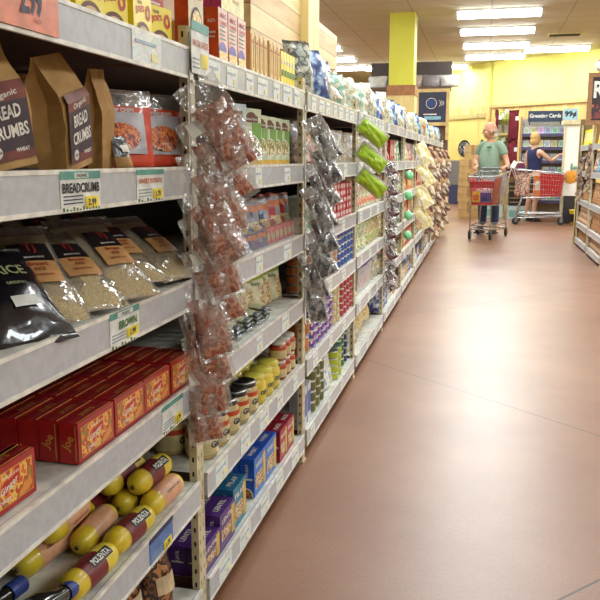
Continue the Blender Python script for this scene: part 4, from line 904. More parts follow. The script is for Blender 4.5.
# ------------------------------------------------------------------ bags on clip strips
MEAT = art('jerky', [(124, 62, 48), (186, 120, 94), (140, 74, 56), (214, 160, 130), (156, 84, 66)], 30, .35, coat=.4, soft=True)
def hang_bag(w, h, t, seed, inner, shell, lab=None, cr=.006, innr=.8):
    b = pillow(w, h, t, seed, cr, 8, 10, seal=.06)
    for v in b.v: v.z -= h
    b.sm = [False] * len(b.sm)
    kids = []
    if inner:
        q = pillow(w * innr, h * innr * .92, t * .85, seed + 3, cr * 1.3, 7, 8, seal=.02)
        for v in q.v: v.z -= h * .96
        kids.append(T('bag_contents', q, inner))
    if lab:
        l = MB(); l.add([(v[0], v[1], v[2] - h) for v in surf_patch(w, h, t, -w * .3, w * .3, h * .80, h * .95, False, .008, 4)[0]], surf_patch(w, h, t, 0, 1, 0, 1, False, 0, 4)[1], 0); kids.append(T('header_label', l, lab))
    return T('hanging_bag', b, shell, kids)
def strip(x, y, z0, z1, label):
    b = MB().box(-.001, .001, -.011, .011, z1, z0)
    k = z0 - .02
    while k > z1: b.box(.001, .006, -.008, .008, k - .006, k); k -= .07
    o = b.build('clip_strip', mat('strip_plastic', (222, 222, 210), .3), loc=(x, y, 0)); tag(o, label, 'clip strip')
    return o
def hang(ts, desc, grp, x, y, z0, n, pitch, tilt, yaw=-72, out=8, sc=1, jit=8, cat='bag', ord_txt=True):
    for k in range(n):
        o = inst(ts[k % len(ts)], (x + R.uniform(-.004, .004) + .004 * (k % 3), y - .012 - .004 * (k % 4), z0 - k * pitch), (rad(tilt(k) if callable(tilt) else tilt + R.uniform(-jit, jit)), rad(-out + R.uniform(-5, 5)), rad(yaw + R.uniform(-jit, jit))), None, sc(k) if callable(sc) else sc)
        tag(o, '%s%s' % (desc, (', %s from the top' % ORD[k]) if n > 1 else ''), cat, grp)
JB_ = [hang_bag(.096, .2, .028, 100 + i, [MEAT], [FILMJ], [TAGW] if i == 1 else None, innr=.76) for i in range(4)]
strip(-.628, 1.652, 1.345, .5, 'pale plastic clip strip on the first upright holding the meat snacks')
hang(JB_, 'clear bag of reddish dried meat hanging at the first upright', 'dried meat bags on the first clip strip', -.617, 1.635, 1.318, 10, .07, lambda k: (32, 28, 24, 26, 20, 22, 16, 16, 10, 6)[k], yaw=-66, out=7, sc=lambda k: 1.08 - .022 * k)
SILV = [hang_bag(.08, .175, .024, 110 + i, [art('grey_crisps', [(60, 56, 62), (110, 110, 112), (34, 32, 38), (150, 150, 150)], 24, .35, soft=True)], [film('silver_film', (206, 212, 214), .42, .16, .26)], None) for i in range(3)]
strip(-.628, 2.775, 1.345, .55, 'pale plastic clip strip on the second upright')
hang(SILV, 'silvery grey bag hanging at the second upright', 'silvery bags on the second clip strip', -.607, 2.765, 1.30, 8, .08, lambda k: (30, 30, 28, 26, 24, 20, 16, 10)[k], yaw=-66, out=10)
LIMEB = mat('lime_pack', (170, 206, 34), .35, c2=(150, 190, 26), coat=.4); LG2 = [hang_bag(.072, .155, .03, 120, None, [LIMEB], None, .004), hang_bag(.072, .155, .03, 121, None, [LIMEB], None, .004)]
WBK = hang_bag(.11, .165, .01, 123, None, [mat('white_backing', (232, 234, 226), .4)], None, .003)
strip(-.628, 3.975, 1.345, .9, 'pale plastic clip strip on the third upright')
for k in range(3):
    o = inst(LG2[k % 2], (-.61, 3.95, 1.33 - k * .125), (rad(52), rad(-4), rad(-66))); tag(o, 'bright lime green packet, %s of three hanging at the third upright' % ['topmost', 'middle', 'lowest'][k], 'packet', 'lime packets on the clip strip')
    w_ = MB(); 
    pb = pillow(.092, .168, .006, 140 + k, .002, 6, 8)
    for v in pb.v: v.z -= .16; v.x -= .018; v.y += .006
    pb.build('white_backing', [_M['white_backing']], o)
MIX = [hang_bag(.08, .1, .03, 130 + i, [art('mix%d' % i, c, 40, .35)], [FILMJ]) for i, c in enumerate(([(120, 30, 44), (40, 30, 44), (226, 226, 220)], [(60, 50, 60), (214, 214, 208), (150, 60, 60)]))]
hang(MIX, 'small dark red and white packet hanging at the fourth upright', 'small packets on the fourth upright', -.61, 5.17, 1.15, 12, .07, 22)
strip(-.628, 5.175, 1.345, .3, 'pale plastic clip strip on the fourth upright')
GBALL = T('green_tub', MB().lathe([(0, 0), (.035, .003), (.05, .02), (.05, .045), (.03, .06), (0, .064)], 14, 0), [mat('tub_green', (130, 214, 150), .35, coat=.4)])
for k in range(4):
    o = inst(GBALL, (-.60, 6.35, 1.02 - k * .16), (0, rad(70), rad(-40)), None, .75); tag(o, 'round mint green tub hanging at the fifth upright, %s from the top' % ORD[k], 'tub', 'green tubs on the fifth upright')
strip(-.628, 6.375, 1.345, .5, 'pale plastic clip strip on the fifth upright')
CRM = [hang_bag(.12, .22, .04, 150 + i, None, [art('cream_bag%d' % i, [(232, 222, 160), (240, 236, 206), (214, 200, 130)], 14, .35, coat=.3)], None, .008) for i in range(2)]
hang(CRM, 'cream yellow bag hanging at the sixth upright', 'cream bags on the sixth upright', -.61, 7.56, 1.30, 4, .2, 30)
BRN = [hang_bag(.11, .18, .04, 160 + i, None, [art('nuts%d' % i, c, 20, .35, coat=.3, soft=True)], None, .009) for i, c in enumerate(([(150, 100, 70), (206, 170, 130), (110, 70, 50)], [(190, 160, 120), (140, 110, 80), (226, 210, 180)], [(170, 110, 90), (96, 70, 60), (206, 190, 170)]))]
for j, (yy, nm) in enumerate(((8.77, 'seventh'), (9.97, 'eighth'), (11.17, 'ninth'), (12.37, 'tenth'))):
    hang(BRN, 'clear bag of brown nuts hanging at the %s upright' % nm, 'nut bags on the %s upright' % nm, -.61, yy, 1.28, 11 if j else 9, .095, 14)

# ------------------------------------------------------------------ opposite shelving
RT = [1.33, 1.0, .63, .32, .1]
RS = [unit('shelf_unit', 1.25, a, b_, RT, -1, l_, f_, bp=True, posth=1.6) for a, b_, l_, f_ in ((10.12, 11.3, 'far bay of the opposite shelving beside the wooden end post', True), (8.9, 10.06, 'nearer bay of the opposite shelving at the picture edge', True))]
ep = MB().box(0, .15, 0, .09, 0, 1.68).build('end_post', WPL, loc=(1.235, 11.335, 0)); tag(ep, 'pale pine board standing at the end of the opposite shelving', 'wooden post')
MB().box(-.006, .156, -.006, .096, 0, .09).build('post_skirt', mat('skirt_tan', (200, 176, 120)), ep)
RIT = []
TANB = bagT('nut_bag', .15, .23, .07, [(196, 120, 70), (150, 84, 50), (226, 180, 120), (120, 60, 40)], 90, True, 24); TANC = bagT('nut_bag', .16, .24, .07, [(206, 150, 100), (232, 206, 170), (150, 90, 60)], 91, True, 24)
YBX = small_box('cracker_box', .12, .08, .2, JY, mat('y_lab', (246, 240, 180), .4)); CYB = bagT('blue_bag', .15, .2, .06, [(60, 160, 190), (200, 226, 232), (40, 120, 160)], 92, True, 20)
def rput(t_, ds, cat, b_, s_, y, x=1.30, z=0, yaw=200, sc=1):
    o = inst(t_, (x, y, RT[s_] + .001 + z), (0, rad(-6), rad(yaw)), None, sc); RIT.append((o, ds, cat, b_, s_, y))
for b_, (ya, yb) in enumerate(((10.2, 11.28), (9.0, 10.08))):
    for s_ in range(5):
        y = ya
        while y < yb:
            if s_ == 0: rput(YBX, 'tall yellow box', 'box', b_, s_, y, 1.28, yaw=180); y += .135
            else:
                t_, nm = ((TANB, 'orange-brown nut bag'), (TANC, 'pale tan nut bag'), (CYB, 'blue and white bag'))[2 if (s_ == 1 and b_ == 1 and y < 9.8) else (s_ + (b_ if s_ > 2 else 0)) % 2]
                rput(t_, nm, 'bag', b_, s_, y, 1.31, yaw=200 + R.uniform(-8, 8), sc=.95 if s_ > 2 else 1.05); y += .15
grp = {}
for r in RIT: grp.setdefault((r[1], r[3], r[4]), []).append(r)
for (ds, b_, s_), L_ in grp.items():
    L_.sort(key=lambda r: -r[5])
    for i, r in enumerate(L_): tag(r[0], '%s, %s from the wooden post, %s shelf of the %s opposite bay' % (ds, ORD[i], ['top', 'second', 'third', 'fourth', 'bottom'][s_], ['far', 'nearer'][b_]) if len(L_) > 1 else '%s on the %s shelf of the %s opposite bay' % (ds, ['top', 'second', 'third', 'fourth', 'bottom'][s_], ['far', 'nearer'][b_]), r[2], '%ss on the opposite shelves' % ds)
DRY = [hang_bag(.11, .18, .04, 170 + i, None, [art('dry%d' % i, c, 22, .4, coat=.3, soft=True)], None, .01) for i, c in enumerate(([(90, 66, 56), (150, 120, 96), (60, 46, 44)], [(130, 104, 84), (190, 170, 140), (84, 66, 58)]))]
for j, (yy, z0, n, nm) in enumerate(((10.95, 1.2, 6, 'beside the wooden post'), (10.1, 1.34, 6, 'at the middle post of the opposite shelving'))):
    for k in range(n):
        o = inst(DRY[k % 2], (1.262, yy - .01 * (k % 3), z0 - k * .085), (rad(-8 + R.uniform(-8, 8)), rad(-2), rad(-105 + R.uniform(-8, 8)))); tag(o, 'crinkled brown bag hanging %s, %s from the top' % (nm, ORD[k]), 'bag', 'brown bags hanging ' + nm)
cbk = MB().box(0, .9, -.02, .02, 1.60, 2.09, 0); cb_o = cbk.build('chalkboard_sign', mat('board_black', (44, 34, 40), .6, c2=(58, 42, 46)), loc=(1.185, 9.9, 0)); tag(cb_o, 'framed dark chalkboard with a large letter R above the opposite shelving', 'sign')
MB().box(-.05, 0, -.03, .03, 1.55, 2.14).box(0, .9, -.03, .03, 2.09, 2.14).box(0, .9, -.03, .03, 1.55, 1.60).build('wood_frame', mat('frame_brown', (160, 116, 78), .5), cb_o)
MB().text('R', .19, S(.075, -.0215, 1.95), 0, .03, .12).build('lettering', [WHITE], cb_o); MB().box(.0, .5, -.024, -.0205, 1.62, 1.78).build('chalk_band', [art('board_band', [(120, 60, 60), (60, 40, 50), (170, 90, 70)], 9)], cb_o)
MB().box(.075, .11, -.02, .02, RT[0] + .002, 1.55).box(.5, .54, -.02, .02, RT[0] + .002, 1.55).build('sign_leg', mat('frame_brown2', (160, 116, 78)), cb_o)
pl = T('wrapped_bundle', MB().ball((0, 0, .1), .11, .11, .1, 12).ball((0.05, 0, .22), .075, .08, .07, 10), [mat('bundle_white', (232, 226, 220), .6)], [T('ribbon', MB().lathe([(.075, .165), (.085, .178), (.075, .19)], 12, 0), [mat('ribbon_red', (170, 50, 46))])])
o = inst(pl, (1.28, 9.9, 2.141), (0, 0, 0), None, .75); tag(o, 'white bundle with red ribbon sitting on the chalkboard frame', 'bundle')

# ------------------------------------------------------------------ display hutch and round-logo board by the end of the shelves
PINE = mat('pine_plain', (214, 188, 128), .5, c2=(190, 158, 98), scale=8)
hu = empty('display_hutch', (-1.4, 15.0, 0)); tag(hu, 'tall dark wooden display hutch behind the pillar with sacks on top', 'display hutch')
MB().box(-.75, .70, 0, .5, 0, 2.42).build('cabinet_body', mat('hutch_brown', (110, 84, 66), .6), hu); MB().box(-.78, .73, -.03, .55, 2.42, 2.47).build('top_shelf', mat('hutch_trim', (96, 74, 60), .6), hu)
MB().box(-.78, .73, .35, .55, 2.47, 2.95).build('back_board', mat('hutch_dark', (70, 58, 54), .7), hu)
SK = [T('sack', pillow(.36, .22, .24, 180 + i, .015, 8, 8, stand=True), [mat('sack_%d' % i, c, .6)]) for i, c in enumerate(((190, 186, 176), (96, 80, 72), (150, 130, 116), (120, 110, 108)))]
for k in range(5): o = inst(SK[k % 4], (-2.02 + k * .33, 15.15, 2.471), (0, 0, rad(-90))); tag(o, ['light grey', 'dark brown', 'tan', 'slate grey', 'pale grey'][k] + ' sack lying on top of the tall hutch', 'sack')
bd = MB().box(-.25, .25, -.01, .01, 1.82, 2.36).build('logo_board', mat('board_navy', (40, 40, 62), .5, c2=(48, 48, 72)), loc=(-.98, 14.9, 0)); tag(bd, 'navy board with round blue fish-like mark beside the yellow pillar', 'sign board')
MB().box(-.31, -.25, -.02, .02, 1.5, 2.42).box(.25, .31, -.02, .02, 1.5, 2.42).box(-.25, .25, -.02, .02, 2.36, 2.42).box(-.25, .25, -.02, .02, 1.76, 1.82).build('wood_frame', PINE, bd)
n = 24; q = MB(); cx, cz = -.02, 2.16
for r0, r1, m_ in ((0, .07, 0), (.09, .098, 1)):
    ra = [(cx + r1 * math.cos(2 * math.pi * i / n), -.012, cz + r1 * math.sin(2 * math.pi * i / n)) for i in range(n)]
    if r0 == 0: q.add([(p[0], p[1] , p[2]) for p in ra], [list(range(n))], 0)
    else:
        rb_ = [(cx + r0 * math.cos(2 * math.pi * i / n), -.012, cz + r0 * math.sin(2 * math.pi * i / n)) for i in range(n)]; q.add(ra + rb_, [(i, (i + 1) % n, n + (i + 1) % n, n + i) for i in range(n)], 1)
for k in range(3):
    for i in range(6):
        a0 = -.6 + i * .2; rr_ = .12
        p = lambda a, e: (cx + .04 + k * .03 + (rr_ + e) * math.cos(a), -.0125, cz + (rr_ + e) * math.sin(a) * (.8 - .12 * k)); q.add([p(a0, 0), p(a0 + .2, 0), p(a0 + .2, .008), p(a0, .008)], [(0, 1, 2, 3)], 1)
q.box(-.14, .16, -.013, -.0115, 1.87, 1.93, 2); q.text('FRESH FISH', .03, S(0, -.014, 1.96), 1, .03, .3) if False else q.box(-.16, .08, -.013, -.0115, 1.955, 1.975, 1)
q.build('round_mark', [mat('logo_blue', (44, 64, 130), .5), LBL_W, mat('logo_pale', (140, 190, 210), .5)], bd)

# ------------------------------------------------------------------ card rack area
ra = empty('card_rack', (1.18, 16.3, 0)); tag(ra, 'tall greeting card rack the woman is reaching towards', 'card rack')
MB().box(-.5, .5, .28, .32, 0, 1.95).build('back_panel', mat('rack_back', (206, 200, 186), .6), ra)
for sx in (-1, 1): MB().box(sx * .5 - .015, sx * .5 + .015, 0, .3, 0, 1.97).build('side_panel', PINE if sx > 0 else mat('rack_side', (180, 150, 110), .5), ra)
CZ = [1.62, 1.36, 1.10, .84, .58, .32]
for z in CZ: MB().box(-.485, .485, 0, .275, z - .02, z).box(-.485, .485, -.012, 0, z - .03, z + .03, 1).build('rack_shelf', [mat('rack_shelf', (150, 140, 150), .5), mat('rack_lip', (84, 76, 110), .4)], ra)
cc = [(236, 238, 230), (190, 220, 214), (222, 206, 232), (200, 226, 190), (240, 226, 190), (176, 206, 226), (232, 190, 190), (210, 210, 214)]
CT = [T('greeting_card', MB().box(-.06, .06, -.002, .002, 0, .165), [mat('card_%d' % i, c, .5)], [T('card_picture', MB().box(-.035, .035, -.003, -.002, .05, .13), [mat('cardp_%d' % i, tuple(max(0, v - 70 + 25 * ((i + j) % 3)) for j, v in enumerate(c)), .5)])]) for i, c in enumerate(cc)]
nmz = ['white', 'mint', 'lilac', 'leaf green', 'cream', 'sky blue', 'rose', 'grey']
for j, z in enumerate(CZ):
    for k in range(7):
        i = R.randrange(8); o = inst(CT[i], (1.18 - .405 + k * .135, 16.36 + R.uniform(0, .05), z + .034 + .002), (rad(-10), 0, rad(R.uniform(-5, 5)))); o.location.z = z + .001
        tag(o, '%s greeting card, %s along the %s tier of the card rack' % (nmz[i], ORD[k], ORD[j]), 'greeting card', 'greeting cards on the rack')
sg = MB().box(-.32, .32, -.012, .012, -.105, .105, 0).build('rack_sign', mat('sign_slate', (44, 62, 84), .5), loc=(1.11, 16.28, 1.975)); tag(sg, 'slate blue sign lettered Greeting Cards over the card rack', 'sign')
MB().text('Greeting Cards', .1, S(0, -.0135, 0), 0, .03, .59).build('lettering', [WHITE], sg); MB().box(-.3, -.28, -.01, .01, -.16, -.1).box(.28, .3, -.01, .01, -.16, -.1).build('sign_leg', BLACK, sg)
sg = MB().box(-.135, .135, -.012, .012, -.11, .11, 0).build('price_sign', mat('sign_sky', (170, 214, 226), .5), loc=(1.57, 16.2, 2.0)); tag(sg, 'pale blue sign reading 99 cents beside the Greeting Cards sign', 'sign')
MB().text('99¢', .13, S(0, -.0135, 0), 0, .05, .22).build('lettering', [BLACK], sg); MB().box(-.02, .02, .0, .02, -2.0, -.1).build('sign_leg', PINE, sg)
# white display with pumpkin
dc = empty('display_stand', (1.54, 14.95, 0)); tag(dc, 'cream framed white display panel with a pumpkin picture', 'display stand')
MB().box(-.15, .11, 0, .04, .5, 1.74).build('white_panel', mat('panel_white', (246, 246, 238), .5, c2=(240, 240, 232)), dc)
MB().box(-.18, -.15, -.03, .1, 0, 1.76).box(.11, .2, -.03, .4, 0, 1.76).box(-.2, .42, -.06, .42, 1.76, 1.84).build('frame', mat('frame_cream', (232, 220, 176), .5), dc)
MB().box(-.16, .16, 0, .3, 0, .5).build('base', mat('base_dark', (52, 46, 46), .6), dc)
pk = MB()
for k in range(5): pk.ball((-.09 + k * .035, -.012, .84), .035, .01, .13 - .012 * abs(k - 2), 10, 0)
pk.ball((-.02, -.018, 1.02), .02, .008, .07, 8, 1).ball((.05, -.018, 1.0), .045, .006, .03, 8, 1); pk.build('pumpkin_picture', [mat('pumpkin', (236, 160, 44), .5), mat('leaf_mint', (120, 170, 130), .5)], dc)
bk = T('bucket', MB().lathe([(0, 0), (.1, 0), (.13, .26), (.135, .27), (.125, .27), (.1, .02), (0, .02)], 18, 0), [mat('bucket_yellow', (232, 206, 60), .4)], [T('label', MB().lathe([(.1095, .06), (.1255, .2)], 18, 0), [BLACK])])
o = inst(bk, (1.62, 14.62, 0), (0, 0, 0)); tag(o, 'yellow bucket with dark label at the foot of the white display', 'bucket')
# hanging red cloths and flowers
rk = empty('flower_stand', (.42, 16.6, 0)); tag(rk, 'wooden stand behind the man carrying bouquets', 'stand')
MB().box(-.2, .2, 0, .04, 0, 2.12).build('back_board', PINE, rk); MB().box(-.18, .18, -.2, 0, 1.62, 1.65).build('stand_shelf', PINE, rk); MB().box(-.18, .18, -.2, 0, 1.2, 1.23).build('stand_shelf', PINE, rk)
REDC = mat('cloth_wine', (126, 28, 46), .85, c2=(92, 18, 34), scale=12, bump=.3)
for k, (x, z0, h_) in enumerate(((.60, 2.1, .58), (.60, 1.5, .7), (.40, 2.12, .38))):
    b = pillow(.2 if k < 2 else .07, h_, .1, 200 + k, .02, 8, 10)
    for v in b.v: v.z -= h_
    o = b.build('hanging_cloth', [REDC], loc=(x + (-.08 if k < 2 else -.2), 16.3, z0), rot=(0, 0, rad(-90))); tag(o, ['upper wine-red cloth bag hanging beside the flowers', 'lower wine-red cloth bag hanging under another', 'small wine-red cloth hanging at the stand edge'][k], 'cloth bag')
    MB().box(.05, .056, .03, .09, -.2, -.12).build('white_tag', [TAGW], o)
LF = mat('leaf_green', (90, 140, 70), .6); 
for k in range(4):
    t_ = MB(); R2 = random.Random(k)
    for j in range(9):
        a = R2.uniform(0, 6.28); rr_ = R2.uniform(0, .07); x, y, z = rr_ * math.cos(a), rr_ * math.sin(a), .2 + R2.uniform(-.03, .05)
        t_.cyl((0, 0, .0), (x, y, z), .003, n=4, mi=0)
        for p_ in range(6):
            b_ = p_ * 1.047; t_.ball((x + .018 * math.cos(b_), y, z + .018 * math.sin(b_)), .013, .008, .013, 6, 1 + (k + j) % 2)
        t_.ball((x, y - .006, z), .01, .008, .01, 6, 2 if (k + j) % 2 == 0 else 1)
    vase = MB().lathe([(0, 0), (.03, 0), (.04, .1), (.045, .1)], 10, 0)
    o = t_.build('flower_bouquet', [LF, mat('petal_white', (240, 240, 230), .6), mat('petal_lime', (206, 222, 70), .6)], loc=(.26 + (k % 2) * .13, 16.5, (1.651, 1.231)[k // 2])); vase.build('vase', [mat('vase_white', (226, 230, 224), .3)], o)
    o.scale = (1.5, 1.1, 1.75); tag(o, 'white and lime bouquet on the %s ledge of the stand, %s one' % (('upper', 'lower')[k // 2], ('window-side', 'cloth-side')[k % 2]) if False else 'white and lime bouquet, %s ledge, %s the hanging wine-red cloths' % (('upper', 'lower')[k // 2], ('away from', 'close to')[k % 2]), 'bouquet', 'bouquets behind the man')
CRT = mat('crate_black', (40, 36, 46), .5)
ct = MB()
for z in (.0, .08, .16): ct.box(-.18, .18, -.13, -.12, z, z + .05).box(-.18, .18, .12, .13, z, z + .05).box(-.18, -.17, -.13, .13, z, z + .05).box(.17, .18, -.13, .13, z, z + .05)
ct.box(-.18, .18, -.13, .13, 0, .01)
for x in (-.18, -.06, .06, .17): ct.box(x, x + .012, -.132, -.12, 0, .21)
ctT = T('plastic_crate', ct, CRT, [T('crate_rim', MB().box(-.185, .185, -.137, -.12, .2, .22).box(-.185, .185, .12, .137, .2, .22), CRT)])
bwx = carton('display_box', .44, .3, .26, mat('box_mint_white', (200, 220, 214), .5), None, mat('box_mint_top', (220, 230, 224)), kids=[panel('print', [mat('print_seafoam', (130, 186, 176), .5)], lambda b: b.box(0, .001, -.18, .1, .05, .18))])
o = inst(bwx, (.68, 15.72, 0.0005), (0, 0, rad(-90))); tag(o, 'mint and white box on the floor under the dark crates', 'box')
for k in range(2): o = inst(ctT, (.66 , 15.9, .262 + k * .222), (0, 0, rad(3 - 5 * k))); tag(o, 'black plastic crate, %s of the pair on the mint box' % ('lower', 'upper')[k], 'crate')
o = inst(bwx, (.16, 16.0, 0.0005), (0, 0, rad(-90))); tag(o, "mint and white box on the floor behind the man's cart", 'box')
for k in range(3):
    b = MB().box(-.1, .1, -.08, .08, 0, .1); o = b.build('flower_tray', [mat('tray_plum', (120, 50, 80), .6), LF], loc=(.66, 15.9, .73 + k * .13)); MB().ball((0, 0, .1), .09, .07, .03, 8).build('blooms', [art('blooms', [(190, 60, 100), (236, 220, 220), (90, 120, 60)], 30)], o); o.location.z = .708 + k * .135; tag(o, 'small tray of pink blooms, %s on the dark crates' % ('lowest', 'middle', 'topmost')[k], 'flower tray')
# cardboard boxes left of the man
KRB = mat('corrugated_card', (206, 170, 112), .7, c2=(190, 152, 94), scale=6)
zz = 0
for k, (w_, h_, x, r_) in enumerate(((.40, .32, -.29, 2), (.42, .30, -.29, -2), (.40, .26, -.30, 1), (.41, .27, -.29, 3), (.32, .28, -.23, -3))):
    b = MB().box(-w_ / 2, w_ / 2, -.16, .16, 0, h_ - .002); o = b.build('cardboard_box', [KRB], loc=(x, 16.2, zz + .0006), rot=(0, 0, rad(r_)))
    MB().box(-w_ / 2 - .001, w_ / 2 + .001, -.161, .161, h_ * .47, h_ * .5).box(-.03, .03, -.1615, -.16, h_ * .3, h_ - .002).build('packing_tape', [mat('tape_tan', (176, 138, 86), .4)], o)
    zz += h_; tag(o, 'plain cardboard box, %s in the stack by the swing door' % ['lowest', 'second from bottom', 'middle one', 'second from top', 'topmost'][k], 'cardboard box', 'cardboard boxes in a stack')

# ------------------------------------------------------------------ people
def skin(J, E, sub=1):
    names = list(J); me = bpy.data.meshes.new('s'); me.from_pydata([J[n][0] for n in names], [(names.index(a), names.index(b)) for a, b in E], [])
    o = bpy.data.objects.new('s', me); C.objects.link(o)
    md = o.modifiers.new('k', 'SKIN'); md.use_smooth_shade = True
    for i, n in enumerate(names):
        sv = me.skin_vertices[0].data[i]; r = J[n][1]; sv.radius = (r, r) if not isinstance(r, tuple) else r; sv.use_root = (i == 0)
    m2 = o.modifiers.new('u', 'SUBSURF'); m2.levels = sub; m2.render_levels = sub
    dg = bpy.context.evaluated_depsgraph_get(); dg.update(); r = bpy.data.meshes.new_from_object(o.evaluated_get(dg))
    mb = MB(); mb.add([v.co.copy() for v in r.vertices], [list(p.vertices) for p in r.polygons], 0, True)
    bpy.data.objects.remove(o); bpy.data.meshes.remove(me); bpy.data.meshes.remove(r); return mb
def fuse(mbs, vox=.01):
    a = MB()
    for m in mbs: a.add(m.v, m.f, 0, True)
    me = bpy.data.meshes.new('f'); me.from_pydata([tuple(v) for v in a.v], [], a.f); o = bpy.data.objects.new('f', me); C.objects.link(o)
    md = o.modifiers.new('r', 'REMESH'); md.mode = 'VOXEL'; md.voxel_size = vox * .75; s_ = o.modifiers.new('s', 'SMOOTH'); s_.factor = .5; s_.iterations = 2
    dg = bpy.context.evaluated_depsgraph_get(); dg.update(); r = bpy.data.meshes.new_from_object(o.evaluated_get(dg))
    vs = [v.co.copy() for v in r.vertices]; fs = [list(p.vertices) for p in r.polygons]
    par = list(range(len(vs)))
    def find(i):
        while par[i] != i: par[i] = par[par[i]]; i = par[i]
        return i
    for q in fs:
        for k in q[1:]: par[find(k)] = find(q[0])
    cnt = {}
    for i in range(len(vs)): cnt[find(i)] = cnt.get(find(i), 0) + 1
    big = max(cnt, key=cnt.get); keep = {}; v2 = []
    for i in range(len(vs)):
        if find(i) == big: keep[i] = len(v2); v2.append(vs[i])
    mb = MB(); mb.add(v2, [[keep[k] for k in q] for q in fs if q[0] in keep], 0, True)
    bpy.data.objects.remove(o); bpy.data.meshes.remove(me); bpy.data.meshes.remove(r); return mb
def hand(wr, dirv, up, curl=.9, sc=1, thumb=1):
    """palm and five fingers from the wrist; dirv = along the hand, up = back of hand"""
    wr = Vector(wr); d = Vector(dirv).normalized(); u = Vector(up); u = (u - d * u.dot(d)).normalized(); s_ = d.cross(u)
    out = [skin({'a': (wr, .024 * sc), 'b': (wr + d * .045 * sc, (.034 * sc, .02 * sc)), 'c': (wr + d * .085 * sc, (.036 * sc, .017 * sc))}, [('a', 'b'), ('b', 'c')])]
    for k, L in enumerate((.068, .078, .072, .056)):
        o = (k - 1.5) * .019 * sc; p0 = wr + d * .07 * sc + s_ * o; p1 = wr + d * (.095) * sc + s_ * o; a = curl * .6
        p2 = p1 + (d * math.cos(a) - u * math.sin(a)) * L * .5 * sc; a2 = curl * 1.5; p3 = p2 + (d * math.cos(a2) - u * math.sin(a2)) * L * .5 * sc
        out.append(skin({'a': (p0, .0095 * sc), 'b': (p1, .0095 * sc), 'c': (p2, .0088 * sc), 'd': (p3, .0075 * sc)}, [('a', 'b'), ('b', 'c'), ('c', 'd')]))
    t0 = wr + d * .03 * sc - s_ * .022 * thumb * sc; t1 = t0 + (d * .6 - s_ * .7 * thumb - u * .25) * .04 * sc; t2 = t1 + (d * .85 - u * .5) * .035 * sc
    out.append(skin({'a': (t0, .013 * sc), 'b': (t1, .0115 * sc), 'c': (t2, .009 * sc)}, [('a', 'b'), ('b', 'c')])); return out
def head_mb(c, yaw, pitch=0, sc=1, female=False):
    m = MB(); m.ball((0, .01, .02), .074, .094, .098, 20)      # cranium, face looks -Y
    m.ball((0, -.035, -.045), .052, .05, .06, 14); m.ball((0, -.062, -.088), .024, .022, .02, 10)   # jaw and chin
    m.ball((0, -.092, -.018), .011, .018, .026, 8); m.ball((0, -.104, -.034), .015, .014, .011, 8)   # nose
    for sx in (-1, 1):
        m.ball((sx * .077, .012, -.02), .009, .02, .032, 8); m.ball((sx * .042, -.06, -.03), .024, .024, .024, 8); m.ball((sx * .03, -.078, .018), .024, .014, .010, 8)
    m.ball((0, -.081, -.062), .024, .012, .008, 8)
    M4 = Matrix.Translation(Vector(c)) @ Matrix.Rotation(yaw, 4, 'Z') @ Matrix.Rotation(pitch, 4, 'X') @ Matrix.Scale(sc, 4)
    m.v = [M4 @ v for v in m.v]; return m, M4
SKIN = mat('skin_light', (206, 152, 120), .5, c2=(190, 134, 104), scale=30); SKINW = mat('skin_fair', (230, 186, 156), .5, c2=(216, 166, 138), scale=30)
EYE = mat('eye_dark', (40, 34, 34), .3); LIP = mat('lip', (170, 96, 88), .5); SHOE = mat('shoe_dark', (44, 42, 48), .5)
def facekids(root, M4, brow):
    e = MB()
    for sx in (-1, 1): e.ball((sx * .031, -.083, -.001), .013, .007, .006, 8, 0)
    e.v = [M4 @ v for v in e.v]; e.build('eyes', [EYE], root)
    e = MB()
    for sx in (-1, 1): e.ball((sx * .032, -.09, .02), .018, .006, .004, 8, 0)
    e.v = [M4 @ v for v in e.v]; e.build('eyebrows', [brow], root)
    e = MB().ball((0, -.091, -.063), .02, .005, .005, 8, 0); e.v = [M4 @ v for v in e.v]; e.build('lips', [LIP], root)
